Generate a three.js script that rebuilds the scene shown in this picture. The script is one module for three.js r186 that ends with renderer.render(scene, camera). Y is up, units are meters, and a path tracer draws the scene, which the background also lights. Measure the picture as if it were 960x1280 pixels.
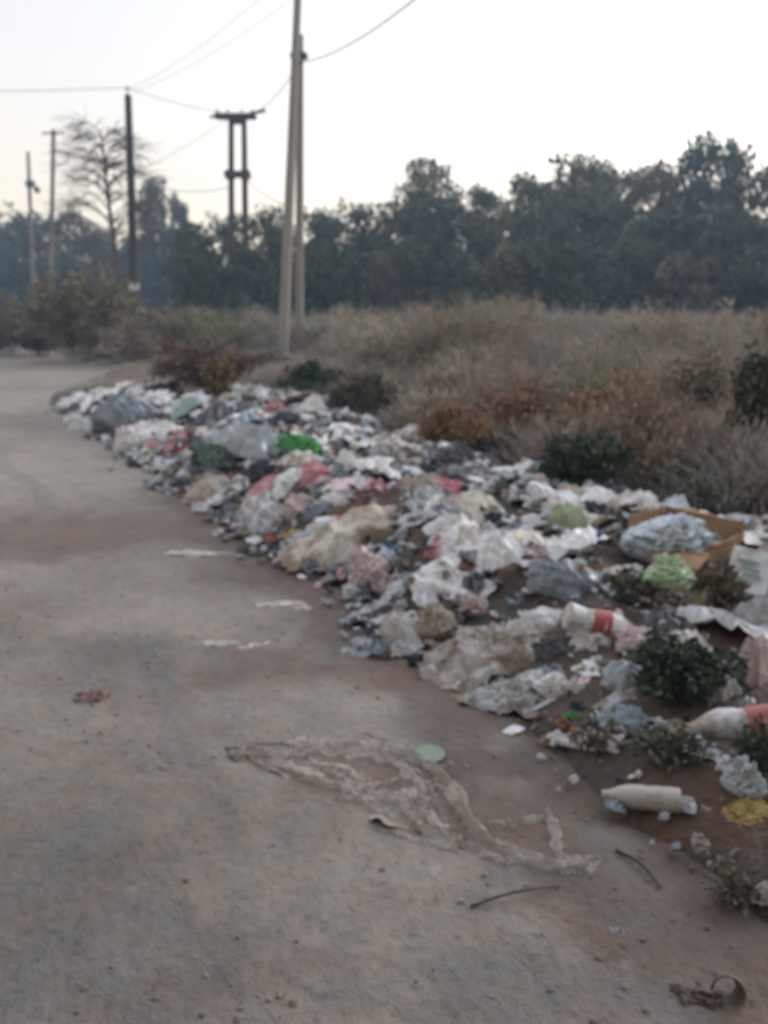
import * as THREE from 'three';
import { mergeGeometries, mergeVertices, toCreasedNormals } from 'three/addons/utils/BufferGeometryUtils.js';
import { createNoise2D, createNoise3D } from 'simplex-noise';

// ------------------------------------------------------------------ camera, sky, sun, exposure
const scene = new THREE.Scene();
const EYE = 1.6, PITCH = 14 * Math.PI / 180, FPX = 1005;           // focal length in photo pixels (960 x 1280)
const camera = new THREE.PerspectiveCamera(2 * Math.atan(640 / FPX) * 180 / Math.PI, 768 / 1024, 0.05, 1500);
camera.position.set(0, EYE, 0);
camera.rotation.x = -PITCH;
camera.focus = 0.7; camera.userData.fStop = 5.6;                     // the phone is focused too near: everything is a little soft
camera.updateMatrixWorld();
scene.add(camera);

const EXPOSURE = 1.62, SUN_AZ = 1.0;                                // radians right of the view direction (-z)
{
  const W = 512, Hh = 256, d = new Float32Array(W * Hh * 4);
  const sm = (a, b, x) => { const t = Math.min(1, Math.max(0, (x - a) / (b - a))); return t * t * (3 - 2 * t); };
  for (let j = 0; j < Hh; j++) for (let i = 0; i < W; i++) {
    const el = ((j + 0.5) / Hh - 0.5) * Math.PI;                   // row 0 is the nadir
    const phi = ((i + 0.5) / W - 0.5) * 2 * Math.PI;               // atan2(z, x)
    const x = Math.cos(phi), z = Math.sin(phi);
    const c = x * Math.sin(SUN_AZ) - z * Math.cos(SUN_AZ);           // 1 toward the glow
    const e = Math.max(0, el);
    const toward = Math.pow(0.5 + 0.5 * c, 8), low = Math.exp(-e / 0.2), mid = Math.exp(-e / 0.65);
    const g = 0.66 + 0.19 * mid + 0.10 * c * mid + 0.17 * low + 3.4 * toward * mid;
    let r = g * (0.93 + 0.02 * mid + 0.22 * low), gg = g * (1.01 - 0.06 * low), b = g * (1.16 - 0.60 * low);
    if (el < 0) { const k = 1 - sm(0, 0.3, -el) * 0.8; r *= k; gg *= k; b *= k; }
    const o = (j * W + i) * 4;
    d[o] = r / 1.4; d[o + 1] = gg / 1.4; d[o + 2] = b / 1.4; d[o + 3] = 1;
  }
  const t = new THREE.DataTexture(d, W, Hh, THREE.RGBAFormat, THREE.FloatType);
  t.mapping = THREE.EquirectangularReflectionMapping; t.magFilter = THREE.LinearFilter; t.minFilter = THREE.LinearFilter;
  t.wrapS = THREE.RepeatWrapping; t.needsUpdate = true;
  scene.background = t; scene.environment = t;
}
const sun = new THREE.DirectionalLight(0xffe9d2, 0.6);
sun.position.set(Math.sin(SUN_AZ) * 80, 26, -Math.cos(SUN_AZ) * 80);
sun.castShadow = true; sun.shadow.radius = 34; sun.shadow.mapSize.set(2048, 2048);
Object.assign(sun.shadow.camera, { left: -60, right: 60, top: 60, bottom: -60, near: 1, far: 250 });
scene.add(sun);
const renderer = new THREE.WebGLRenderer({ antialias: true });
renderer.setSize(768, 1024);
renderer.toneMapping = THREE.LinearToneMapping;
renderer.toneMappingExposure = EXPOSURE;
renderer.shadowMap.enabled = true;
scene.fog = new THREE.FogExp2(0xb6cce8, 0.0022);

// ------------------------------------------------------------------ helpers
function rng(seed) { let a = seed >>> 0; return () => { a |= 0; a = a + 0x6D2B79F5 | 0; let t = Math.imul(a ^ a >>> 15, 1 | a); t = t + Math.imul(t ^ t >>> 7, 61 | t) ^ t; return ((t ^ t >>> 14) >>> 0) / 4294967296; }; }
const R = rng(7), n2 = createNoise2D(rng(11)), n3 = createNoise3D(rng(12));
const rr = (a, b) => a + R() * (b - a), pick = (arr) => arr[Math.floor(R() * arr.length)];
const clamp = (x, a, b) => Math.min(b, Math.max(a, x));
const sst = (a, b, x) => { const t = clamp((x - a) / (b - a), 0, 1); return t * t * (3 - 2 * t); };
const lerp = (a, b, t) => a + (b - a) * t;
const fbm = (x, y, o = 4) => { let v = 0, k = 0.5, f = 1; for (let i = 0; i < o; i++) { v += k * n2(x * f + i * 17.3, y * f - i * 9.1); k *= 0.5; f *= 2.03; } return v; };
const fbm3 = (x, y, z, o = 3) => { let v = 0, k = 0.5, f = 1; for (let i = 0; i < o; i++) { v += k * n3(x * f, y * f + i * 7.7, z * f); k *= 0.5; f *= 2.1; } return v; };
const V = (x, y, z) => new THREE.Vector3(x, y, z);

const used = {};
function numbered(n) { const k = used[n] = (used[n] ?? -1) + 1; return k ? `${n}_${String(k).padStart(3, '0')}` : n; }
function shade(o) { o.traverse(m => { if (m.isMesh) { m.castShadow = true; m.receiveShadow = true; } }); return o; }
function thing(name, label, category, group) { const g = new THREE.Group(); g.name = numbered(name); g.userData = { label, category }; if (group) g.userData.group = group; scene.add(g); return g; }
function part(name, geo, mat, parent) { const m = new THREE.Mesh(geo, mat); m.name = name; m.castShadow = m.receiveShadow = true; parent.add(m); return m; }
function solo(name, geo, mat, label, category, group) { const m = new THREE.Mesh(geo, mat); m.name = numbered(name); m.castShadow = m.receiveShadow = true; m.userData = { label, category }; if (group) m.userData.group = group; scene.add(m); return m; }
function mat(r, g, b, rough = 0.8, extra = {}) { const m = new THREE.MeshStandardMaterial({ roughness: rough, side: THREE.DoubleSide, ...extra }); m.color.setRGB(r, g, b); return m; }

// road frame: s across (to the right of the road), a along it
const toXZ = (s, a) => [0.876 * s - 0.482 * a, -0.482 * s - 0.876 * a];
const sOf = (x, z) => 0.876 * x - 0.482 * z, aOf = (x, z) => -0.482 * x - 0.876 * z;
const edgeS = (a) => 1.82 + 2.5 * sst(15.5, 25, a) + 0.16 * n2(a * 0.7, 3.1) + 0.07 * n2(a * 2.3, 8.7);
const outerS = (a) => 4.75 + 0.75 * sst(7, 15, a) + 0.35 * n2(a * 0.45, 21.5);
function moundH(s, a) {
  const w = outerS(a) - edgeS(a), u = (s - edgeS(a)) / w;
  if (u <= 0 || u >= 1.12) return 0;
  const env = sst(0, 0.28, u) * (1 - sst(0.72, 1.12, u)) * (1 - sst(13.2, 16.4, a)) * sst(-3, -1, a) * lerp(0.5, 1, sst(1.2, 4, a));
  return env * (0.26 + 0.16 * fbm(s * 0.9 + 4, a * 0.9, 3) + 0.05 * n2(s * 3, a * 3));
}
function tracks(s, a) {                                               // pressed wheel tracks, each with a few tread lines
  let v = 0; for (const [c, w] of [[-0.52, 0.13], [-0.18, 0.09], [-2.15, 0.15], [0.62, 0.08], [-1.2, 0.09]]) { const d = (s - c - 0.14 * n2(a * 0.22, c * 9)) / w; if (Math.abs(d) < 1.6) v = Math.max(v, sst(1.3, 0.7, Math.abs(d)) * (0.7 + 0.3 * Math.sin(d * 7)) * sst(-0.5, 0.4, n2(a * 0.2, c * 5))); }
  return v;
}
function roadH(s, a) {
  let h = 0.035 * fbm(s * 0.28 + 9, a * 0.28, 3) + 0.008 * fbm(s * 2.3, a * 2.3, 3);
  h -= 0.03 * Math.exp(-(((s + 0.55 + 0.1 * n2(a * 0.3, 1)) / 0.26) ** 2)) + 0.03 * Math.exp(-(((s + 2.2 + 0.1 * n2(a * 0.3, 5)) / 0.26) ** 2));
  const tr = tracks(s, a); return h - 0.012 * tr;
}
function H(x, z) {
  const s = sOf(x, z), a = aOf(x, z), e = edgeS(a), k = sst(e - 0.15, e + 0.35, s), kl = sst(-5.6, -6.2, s);
  return roadH(s, a) * (1 - 0.7 * k) + 0.06 * Math.max(k, kl) + moundH(s, a) + sst(4.5, 7, s) * (0.1 + 0.12 * n2(x * 0.12, z * 0.12));
}
function ray(px, py) {                                              // photo pixel -> unit direction
  const u = px - 480, v = 640 - py, c = Math.cos(PITCH), s = Math.sin(PITCH);
  return V(u, v * c - FPX * s, -(FPX * c + v * s)).normalize();
}
function P(px, py) {                                                // where that ray meets the ground
  const d = ray(px, py); let t = 0.8;
  for (let i = 0; i < 4000; i++) { const y = EYE + d.y * t, h = H(d.x * t, d.z * t); if (y <= h) break; t += Math.max(0.004, (y - h) * 0.5); if (t > 400) break; }
  return V(d.x * t, H(d.x * t, d.z * t), d.z * t);
}
function at(px, py, D) { const d = ray(px, py), k = D / Math.hypot(d.x, d.z); return V(d.x * k, EYE + d.y * k, d.z * k); }   // on that ray, D metres away over the ground

// tapered tube through points
function tube(pts, r0, r1, seg = 8, rings = 0) {
  const curve = pts.length > 2 ? new THREE.CatmullRomCurve3(pts) : new THREE.LineCurve3(pts[0], pts[1]);
  const N = rings || Math.max(1, (pts.length - 1) * 2), pos = [], uv = [], idx = [];
  const up0 = Math.abs(curve.getTangent(0.5).y) > 0.9 ? V(1, 0, 0) : V(0, 1, 0);
  for (let i = 0; i <= N; i++) {
    const t = i / N, c = curve.getPoint(t), T = curve.getTangent(t), U = up0.clone().cross(T).normalize(), W = T.clone().cross(U), r = lerp(r0, r1, t);
    for (let j = 0; j <= seg; j++) { const q = j / seg * 2 * Math.PI; pos.push(c.x + r * (U.x * Math.cos(q) + W.x * Math.sin(q)), c.y + r * (U.y * Math.cos(q) + W.y * Math.sin(q)), c.z + r * (U.z * Math.cos(q) + W.z * Math.sin(q))); uv.push(j / seg, t * N * 0.5); }
  }
  for (let i = 0; i < N; i++) for (let j = 0; j < seg; j++) { const a = i * (seg + 1) + j, b = a + seg + 1; idx.push(a, a + 1, b, a + 1, b + 1, b); }
  for (const [i0, flip] of [[0, false], [N * (seg + 1), true]]) for (let j = 1; j < seg - 1; j++) flip ? idx.push(i0, i0 + j, i0 + j + 1) : idx.push(i0, i0 + j + 1, i0 + j);
  const g = new THREE.BufferGeometry(); g.setAttribute('position', new THREE.Float32BufferAttribute(pos, 3)); g.setAttribute('uv', new THREE.Float32BufferAttribute(uv, 2)); g.setIndex(idx); g.computeVertexNormals(); return g;
}
function box(w, h, d, x = 0, y = 0, z = 0, ry = 0) { const g = new THREE.BoxGeometry(w, h, d); if (ry) g.rotateY(ry); g.translate(x, y, z); return g; }

// ------------------------------------------------------------------ computed textures (tileable)
function tileNoise(seed, cells) {
  const q = rng(seed), L = Array.from({ length: cells * cells }, () => q());
  return (u, v) => { const x = u * cells, y = v * cells, i = Math.floor(x), j = Math.floor(y), f = x - i, g = y - j, a = f * f * (3 - 2 * f), b = g * g * (3 - 2 * g), w = (p, r) => L[((r % cells) + cells) % cells * cells + ((p % cells) + cells) % cells]; return lerp(lerp(w(i, j), w(i + 1, j), a), lerp(w(i, j + 1), w(i + 1, j + 1), a), b); };
}
function texture(N, fn, srgb) {
  const d = new Uint8Array(N * N * 4);
  for (let j = 0; j < N; j++) for (let i = 0; i < N; i++) { const c = fn((i + 0.5) / N, (j + 0.5) / N), o = (j * N + i) * 4; d[o] = clamp(c[0], 0, 1) * 255; d[o + 1] = clamp(c[1], 0, 1) * 255; d[o + 2] = clamp(c[2], 0, 1) * 255; d[o + 3] = 255; }
  const t = new THREE.DataTexture(d, N, N); t.wrapS = t.wrapT = THREE.RepeatWrapping; t.magFilter = THREE.LinearFilter; t.minFilter = THREE.LinearMipmapLinearFilter; t.generateMipmaps = true;
  if (srgb) t.colorSpace = THREE.SRGBColorSpace; t.needsUpdate = true; return t;
}
const tA = tileNoise(1, 8), tB = tileNoise(2, 32), tC = tileNoise(3, 110), tD = tileNoise(4, 400), tE = tileNoise(5, 700);
const soilMap = texture(1024, (u, v) => {
  const m = 0.30 * tA(u, v) + 0.24 * tB(u, v) + 0.26 * tC(u, v) + 0.2 * tD(u, v), k = 0.80 + 0.26 * m, peb = tC(u + 0.3, v + 0.1) > 0.9 ? 0.08 : 0, dk = tD(u, v) * tC(u, v) < 0.03 ? -0.1 : 0, w = (tB(u + 0.5, v) - 0.5) * 0.07;
  return [k + peb + dk + w, k + peb + dk, k + peb + dk - w];
}, true);
const soilBump = texture(1024, (u, v) => { const m = 0.35 * tB(u, v) + 0.4 * tC(u, v) + 0.25 * tD(u, v); return [m, m, m]; });
const dirtMap = texture(256, (u, v) => {                            // grime on discarded things
  const b = sst(0.45, 0.75, 0.6 * tA(u, v) + 0.4 * tB(u, v)), f = 0.94 + 0.06 * tC(u, v);
  return [f * (1 - 0.08 * b), f * (1 - 0.11 * b), f * (1 - 0.15 * b)];
}, true);
const heavyDirt = texture(256, (u, v) => {
  const b = sst(0.3, 0.75, 0.6 * tA(u + 0.4, v) + 0.4 * tB(u, v)), f = 0.86 + 0.14 * tC(u, v);
  return [f * (1 - 0.2 * b), f * (1 - 0.27 * b), f * (1 - 0.35 * b)];
}, true);
const woodMap = texture(256, (u, v) => { const g = 0.6 * tB(u, v * 0.06) + 0.4 * tC(u, v * 0.12), k = 0.62 + 0.38 * g; return [k, k * 0.985, k * 0.96]; }, true);
const weaveBump = texture(256, (u, v) => { const k = 0.5 + 0.25 * Math.sin(u * 2 * Math.PI * 64) + 0.25 * Math.sin(v * 2 * Math.PI * 64); return [k, k, k]; });

// ------------------------------------------------------------------ ground and road
const marks = [];                                                   // soil of other colours on the road, plus wide pale far and grey near tones: pixel, radii in pixels, colour, strength
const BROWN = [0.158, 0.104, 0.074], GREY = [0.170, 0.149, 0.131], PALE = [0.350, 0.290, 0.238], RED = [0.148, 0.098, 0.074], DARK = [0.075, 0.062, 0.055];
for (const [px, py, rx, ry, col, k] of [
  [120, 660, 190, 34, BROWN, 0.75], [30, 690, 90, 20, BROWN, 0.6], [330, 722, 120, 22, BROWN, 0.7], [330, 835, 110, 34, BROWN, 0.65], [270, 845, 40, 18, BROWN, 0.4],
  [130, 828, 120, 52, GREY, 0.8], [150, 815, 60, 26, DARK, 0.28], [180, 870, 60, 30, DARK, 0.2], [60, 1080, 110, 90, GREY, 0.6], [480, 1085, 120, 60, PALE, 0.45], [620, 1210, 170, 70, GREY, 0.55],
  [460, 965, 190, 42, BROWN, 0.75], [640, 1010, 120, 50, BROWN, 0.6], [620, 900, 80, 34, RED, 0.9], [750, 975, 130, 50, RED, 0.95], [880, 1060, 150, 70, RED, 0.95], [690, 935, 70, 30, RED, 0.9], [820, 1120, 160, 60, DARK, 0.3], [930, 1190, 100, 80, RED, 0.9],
  [480, 800, 70, 24, BROWN, 0.7], [330, 665, 70, 18, BROWN, 0.5], [210, 610, 50, 12, BROWN, 0.45], [560, 880, 50, 18, RED, 0.5], [40, 560, 160, 26, PALE, 0.5], [60, 500, 120, 16, PALE, 0.6], [470, 880, 120, 22, PALE, 0.45], [220, 780, 160, 16, PALE, 0.4], [560, 1100, 80, 24, PALE, 0.3], [700, 1130, 90, 40, BROWN, 0.35], [250, 1240, 60, 30, BROWN, 0.3], [60, 590, 260, 44, PALE, 0.75], [230, 765, 170, 34, PALE, 0.5], [400, 880, 170, 40, PALE, 0.5], [60, 470, 120, 14, PALE, 0.6], [120, 1200, 330, 110, GREY, 0.75], [640, 1240, 260, 80, GREY, 0.6]]) {  // widest pale marks tone the road paler farther off, widest grey darker near
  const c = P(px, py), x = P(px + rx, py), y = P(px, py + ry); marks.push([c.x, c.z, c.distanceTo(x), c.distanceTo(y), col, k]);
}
{ const q = rng(91); for (let a = 0; a < 7; a += 0.3) { const s = edgeS(a) - 0.1 - 0.3 * q() * sst(5, 2, a), [x, z] = toXZ(s, a); marks.push([x, z, 0.14 + 0.22 * q(), 0.14 + 0.22 * q(), q() < 0.6 ? RED : BROWN, 0.4 + 0.4 * q()]); } }   // red soil spilled from under the rubbish
function roadColor(x, z, s, a, out) {
  const n = fbm(x * 0.55, z * 0.55, 4), m = fbm(x * 2.2 + 5, z * 2.2, 3), f = fbm(x * 9, z * 9 + 3, 2);
  let c = [0.232, 0.190, 0.155]; const mix = (k, t) => { t = clamp(t, 0, 1); for (let i = 0; i < 3; i++) c[i] = lerp(c[i], k[i], t); };
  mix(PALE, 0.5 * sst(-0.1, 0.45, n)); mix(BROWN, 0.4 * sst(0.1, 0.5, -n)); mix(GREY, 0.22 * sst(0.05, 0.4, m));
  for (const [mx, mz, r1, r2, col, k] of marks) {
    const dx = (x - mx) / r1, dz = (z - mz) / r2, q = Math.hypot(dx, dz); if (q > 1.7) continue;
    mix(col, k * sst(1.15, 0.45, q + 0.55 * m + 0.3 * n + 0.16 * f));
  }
  mix(GREY, 0.55 * tracks(s, a));
  const k = 1 + 0.05 * f + 0.05 * m; out[0] = c[0] * k; out[1] = c[1] * k; out[2] = c[2] * k;
}
const c3 = [0, 0, 0];
{
  const NS = 330, NA = 520, pos = [], col = [], uv = [], idx = [];
  const A = Array.from({ length: NA + 1 }, (_, i) => { const t = i / NA; return -3 + 13 * t + 110 * Math.pow(t, 5); });
  for (let j = 0; j <= NA; j++) for (let i = 0; i <= NS; i++) {
    const a = A[j], t = i / NS, s = lerp(-6.6, edgeS(a) + 0.35, 1 - Math.pow(1 - t, 1.0)), [x, z] = toXZ(s, a), e = edgeS(a);
    pos.push(x, roadH(s, a) - 0.10 * sst(e - 0.1, e + 0.35, s) - 0.2 * sst(-6, -6.6, s), z); uv.push(x / 2.6, z / 2.6);
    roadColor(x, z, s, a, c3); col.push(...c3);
  }
  for (let j = 0; j < NA; j++) for (let i = 0; i < NS; i++) { const p = j * (NS + 1) + i, q = p + NS + 1; idx.push(p, p + 1, q, p + 1, q + 1, q); }
  const g = new THREE.BufferGeometry(); g.setAttribute('position', new THREE.Float32BufferAttribute(pos, 3)); g.setAttribute('color', new THREE.Float32BufferAttribute(col, 3)); g.setAttribute('uv', new THREE.Float32BufferAttribute(uv, 2)); g.setIndex(idx); g.computeVertexNormals();
  const m = new THREE.Mesh(g, new THREE.MeshStandardMaterial({ vertexColors: true, map: soilMap, bumpMap: soilBump, bumpScale: 0.008, roughness: 0.72, side: THREE.DoubleSide }));
  m.name = 'dirt_road'; m.receiveShadow = m.castShadow = true; m.userData = { kind: 'structure', label: 'bare packed earth road with brown and grey patches', category: 'road' }; scene.add(m);
}
{
  const N = 440, K = 5.4, pos = [], col = [], uv = [], idx = [], w = (t, c) => c + 165 * Math.sinh(K * t) / Math.sinh(K);
  for (let j = 0; j <= N; j++) for (let i = 0; i <= N; i++) {
    const x = w(i / N * 2 - 1, 1), z = w(j / N * 2 - 1, -5.5), s = sOf(x, z), a = aOf(x, z), e = edgeS(a);
    const under = sst(e + 0.12, e - 0.1, s) * sst(-6.3, -5.9, s);
    pos.push(x, H(x, z) - 0.13 * under, z); uv.push(x / 2.6, z / 2.6);
    const n = fbm(x * 0.6, z * 0.6, 4), m = fbm(x * 3.1, z * 3.1, 3), o = outerS(a), pile = sst(e - 0.2, e + 0.1, s) * sst(o + 0.5, o, s) * sst(16.6, 15, a);
    let c = [0.105 + 0.04 * n, 0.088 + 0.03 * n, 0.062 + 0.015 * n];
    const ash = sst(0, 0.4, m + 0.3 * n), pc = [lerp(0.125, 0.075, ash), lerp(0.095, 0.064, ash), lerp(0.074, 0.056, ash)], redp = sst(0.12, 0.4, fbm(x * 1.1 + 30, z * 1.1, 3)); 
    pc[0] = lerp(pc[0], 0.15, redp); pc[1] = lerp(pc[1], 0.085, redp); pc[2] = lerp(pc[2], 0.055, redp);
    for (let q = 0; q < 3; q++) c[q] = lerp(c[q], pc[q], pile);
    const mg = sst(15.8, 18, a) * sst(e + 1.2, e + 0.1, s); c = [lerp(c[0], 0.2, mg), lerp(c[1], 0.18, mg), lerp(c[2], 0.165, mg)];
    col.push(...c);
  }
  for (let j = 0; j < N; j++) for (let i = 0; i < N; i++) { const p = j * (N + 1) + i, q = p + N + 1; idx.push(p, q, p + 1, p + 1, q, q + 1); }
  const g = new THREE.BufferGeometry(); g.setAttribute('position', new THREE.Float32BufferAttribute(pos, 3)); g.setAttribute('color', new THREE.Float32BufferAttribute(col, 3)); g.setAttribute('uv', new THREE.Float32BufferAttribute(uv, 2)); g.setIndex(idx); g.computeVertexNormals();
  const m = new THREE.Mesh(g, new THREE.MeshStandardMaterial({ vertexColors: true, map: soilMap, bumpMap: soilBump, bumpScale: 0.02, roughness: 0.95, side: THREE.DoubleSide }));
  m.name = 'ground'; m.receiveShadow = m.castShadow = true; m.userData = { kind: 'structure', label: 'earth ground of the field with the low rubbish mound', category: 'ground' }; scene.add(m);
}
console.log('ground done');

// ------------------------------------------------------------------ trees of the wood
function leafCrown(seed, blobs, perVol, leaf, opt = {}) {           // leaf-sized faces through the volume of many clumps
  const q = rng(seed), pos = [], col = [];
  for (const [cx, cy, cz, rx, ry, rz] of blobs) {
    const n = Math.max(opt.min ?? 20, Math.round(perVol * Math.pow(rx * ry * rz, 0.66)));
    const tone = 0.82 + 0.36 * q();
    for (let i = 0; i < n; i++) {
      let x, y, z, l; do { x = q() * 2 - 1; y = q() * 2 - 1; z = q() * 2 - 1; l = Math.hypot(x, y, z); } while (l > 1 || l < 0.05);
      const k = Math.pow(l, -0.45); x *= k; y *= k; z *= k;
      const w = 1 + 0.35 * n3(x * 1.7 + cx, y * 1.7 + cy, z * 1.7 + cz);
      const p = V(cx + x * rx * w, cy + y * ry * w, cz + z * rz * w), L = leaf * (0.6 + 0.9 * q());
      const d = V(q() * 2 - 1 + x * 0.8, q() * 2 - 1 + (opt.droop ?? 0), q() * 2 - 1 + z * 0.8).normalize(), sd = V(q() * 2 - 1, q() * 2 - 1, q() * 2 - 1).cross(d).normalize().multiplyScalar(L * (opt.wide ?? 0.32));
      const tip = p.clone().addScaledVector(d, L), m1 = p.clone().addScaledVector(d, L * 0.45).add(sd), m2 = p.clone().addScaledVector(d, L * 0.45).sub(sd);
      pos.push(p.x, p.y, p.z, m1.x, m1.y, m1.z, tip.x, tip.y, tip.z, p.x, p.y, p.z, tip.x, tip.y, tip.z, m2.x, m2.y, m2.z);
      const t = tone * (0.75 + 0.5 * q()), warm = 1 + (q() - 0.4) * 0.25;
      for (let v = 0; v < 6; v++) col.push(t * warm, t, t * (2 - warm) * 0.98);
    }
  }
  const g = new THREE.BufferGeometry(); g.setAttribute('position', new THREE.Float32BufferAttribute(pos, 3)); g.setAttribute('color', new THREE.Float32BufferAttribute(col, 3)); g.computeVertexNormals(); return g;
}
// unit trees: height 1, built at base
function unitTree(seed, style) {
  const q = rng(seed), wood = [], blobs = [], bend = (q() - 0.5) * 0.12;
  const top = V(bend, style === 'tall' ? 0.9 : 0.72, (q() - 0.5) * 0.1), mid = V(bend * 0.2, 0.4, 0.02);
  if (style === 'bush') {
    for (let i = 0; i < 6; i++) { const t = q() * 6.28, e = V(Math.cos(t) * 0.3, 0.45 + 0.3 * q(), Math.sin(t) * 0.3); wood.push(tube([V(0, -0.03, 0), V(e.x * 0.35, e.y * 0.5, e.z * 0.35), e], 0.018, 0.006, 5)); }
    for (let i = 0; i < 26; i++) { const t = q() * 6.28, y = 0.08 + 0.78 * q(), r = (0.48 - 0.34 * Math.pow(y, 2)) * Math.sqrt(q()); blobs.push([Math.cos(t) * r, y, Math.sin(t) * r, 0.1 + 0.1 * q(), 0.08 + 0.08 * q(), 0.1 + 0.1 * q()]); }
    for (let i = 0; i < 5; i++) { const t = q() * 6.28; blobs.push([Math.cos(t) * 0.15, 0.9 + 0.08 * q(), Math.sin(t) * 0.15, 0.05, 0.06, 0.05]); }
  } else {
    wood.push(tube([V(0, -0.03, 0), mid, top], 0.024, 0.006, 7, 6));
    const nb = style === 'tall' ? 22 : 20;
    for (let i = 0; i < nb; i++) {
      const y = (style === 'tall' ? 0.34 : 0.2) + (style === 'tall' ? 0.6 : 0.62) * (i + q()) / nb, t = i * 2.4 + q(), f = (y - 0.2) / 0.8;
      const L = (style === 'tall' ? 0.09 + 0.17 * Math.sin(Math.PI * clamp(f * 0.9 + 0.12, 0, 1)) : 0.16 + 0.2 * Math.sin(Math.PI * clamp(f + 0.2, 0, 1))) * (0.65 + 0.6 * q());
      const base = V(bend * y, Math.min(y, top.y) - 0.07, 0.03 * y), e = V(base.x + Math.cos(t) * L, y + 0.05 * q(), base.z + Math.sin(t) * L);
      wood.push(tube([base, base.clone().lerp(e, 0.5).add(V(0, -0.01, 0)), e], 0.007, 0.002, 4));
      const k = style === 'tall' ? 3 : 4;
      for (let m = 0; m < k; m++) { const rr2 = 0.05 + 0.06 * q(); blobs.push([e.x + (q() - 0.55) * L * 0.9 * Math.cos(t), e.y + (q() - 0.3) * 0.1, e.z + (q() - 0.55) * L * 0.9 * Math.sin(t), rr2 * (1 + 0.4 * q()), rr2 * 0.72, rr2 * (1 + 0.4 * q())]); }
    }
    if (style !== 'tall') for (let i = 0; i < 14; i++) { const t = q() * 6.28, r = 0.26 * Math.sqrt(q()); blobs.push([Math.cos(t) * r, 0.06 + 0.3 * q(), Math.sin(t) * r, 0.12, 0.09, 0.12]); }
    blobs.push([top.x, 0.94, top.z, 0.05, 0.06, 0.05]);
  }
  const n = style === 'bush' ? 9500 : 10500;
  return { wood: mergeGeometries(wood), crown: leafCrown(seed + 5, blobs, n, style === 'bush' ? 0.05 : 0.032) };
}
const treeKinds = { tall: [1, 2, 3].map(i => unitTree(100 + i, 'tall')), broad: [1, 2, 3, 4].map(i => unitTree(200 + i, 'broad')), bush: [1, 2, 3].map(i => unitTree(300 + i, 'bush')) };
const leafMats = { deep: mat(0.052, 0.078, 0.038, 0.75, { vertexColors: true }), olive: mat(0.125, 0.132, 0.066, 0.75, { vertexColors: true }), teal: mat(0.062, 0.094, 0.060, 0.75, { vertexColors: true }), dusky: mat(0.13, 0.112, 0.082, 0.8, { vertexColors: true }) };
const barkMat = mat(0.07, 0.058, 0.048, 0.95, { map: woodMap });
let treeTurn = 0;
function tree(px, topY, D, widthPx, style, leaf, label, group, name) {
  const tint = { deep: 'deep green', olive: 'olive green', teal: 'blue green', dusky: 'brown green' }[leaf]; label = label.replace('TINT', tint); group = tint + ' ' + group;
  const b = at(px, 385, D), y0 = H(b.x, b.z), hgt = at(px, topY, D).y - y0, w = widthPx / FPX * D * 0.98;
  const u = treeKinds[style][treeTurn++ % treeKinds[style].length], g = thing(name, label, name.split('_').pop(), group);
  part('trunk', u.wood, barkMat, g); part('crown', u.crown, leafMats[leaf], g);
  const k = style === 'tall' ? 0.55 : style === 'broad' ? 0.72 : 0.98;
  g.position.set(b.x, y0, b.z); g.rotation.y = treeTurn * 1.9; g.scale.set(w / k, hgt, w / k); return g;
}
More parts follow.
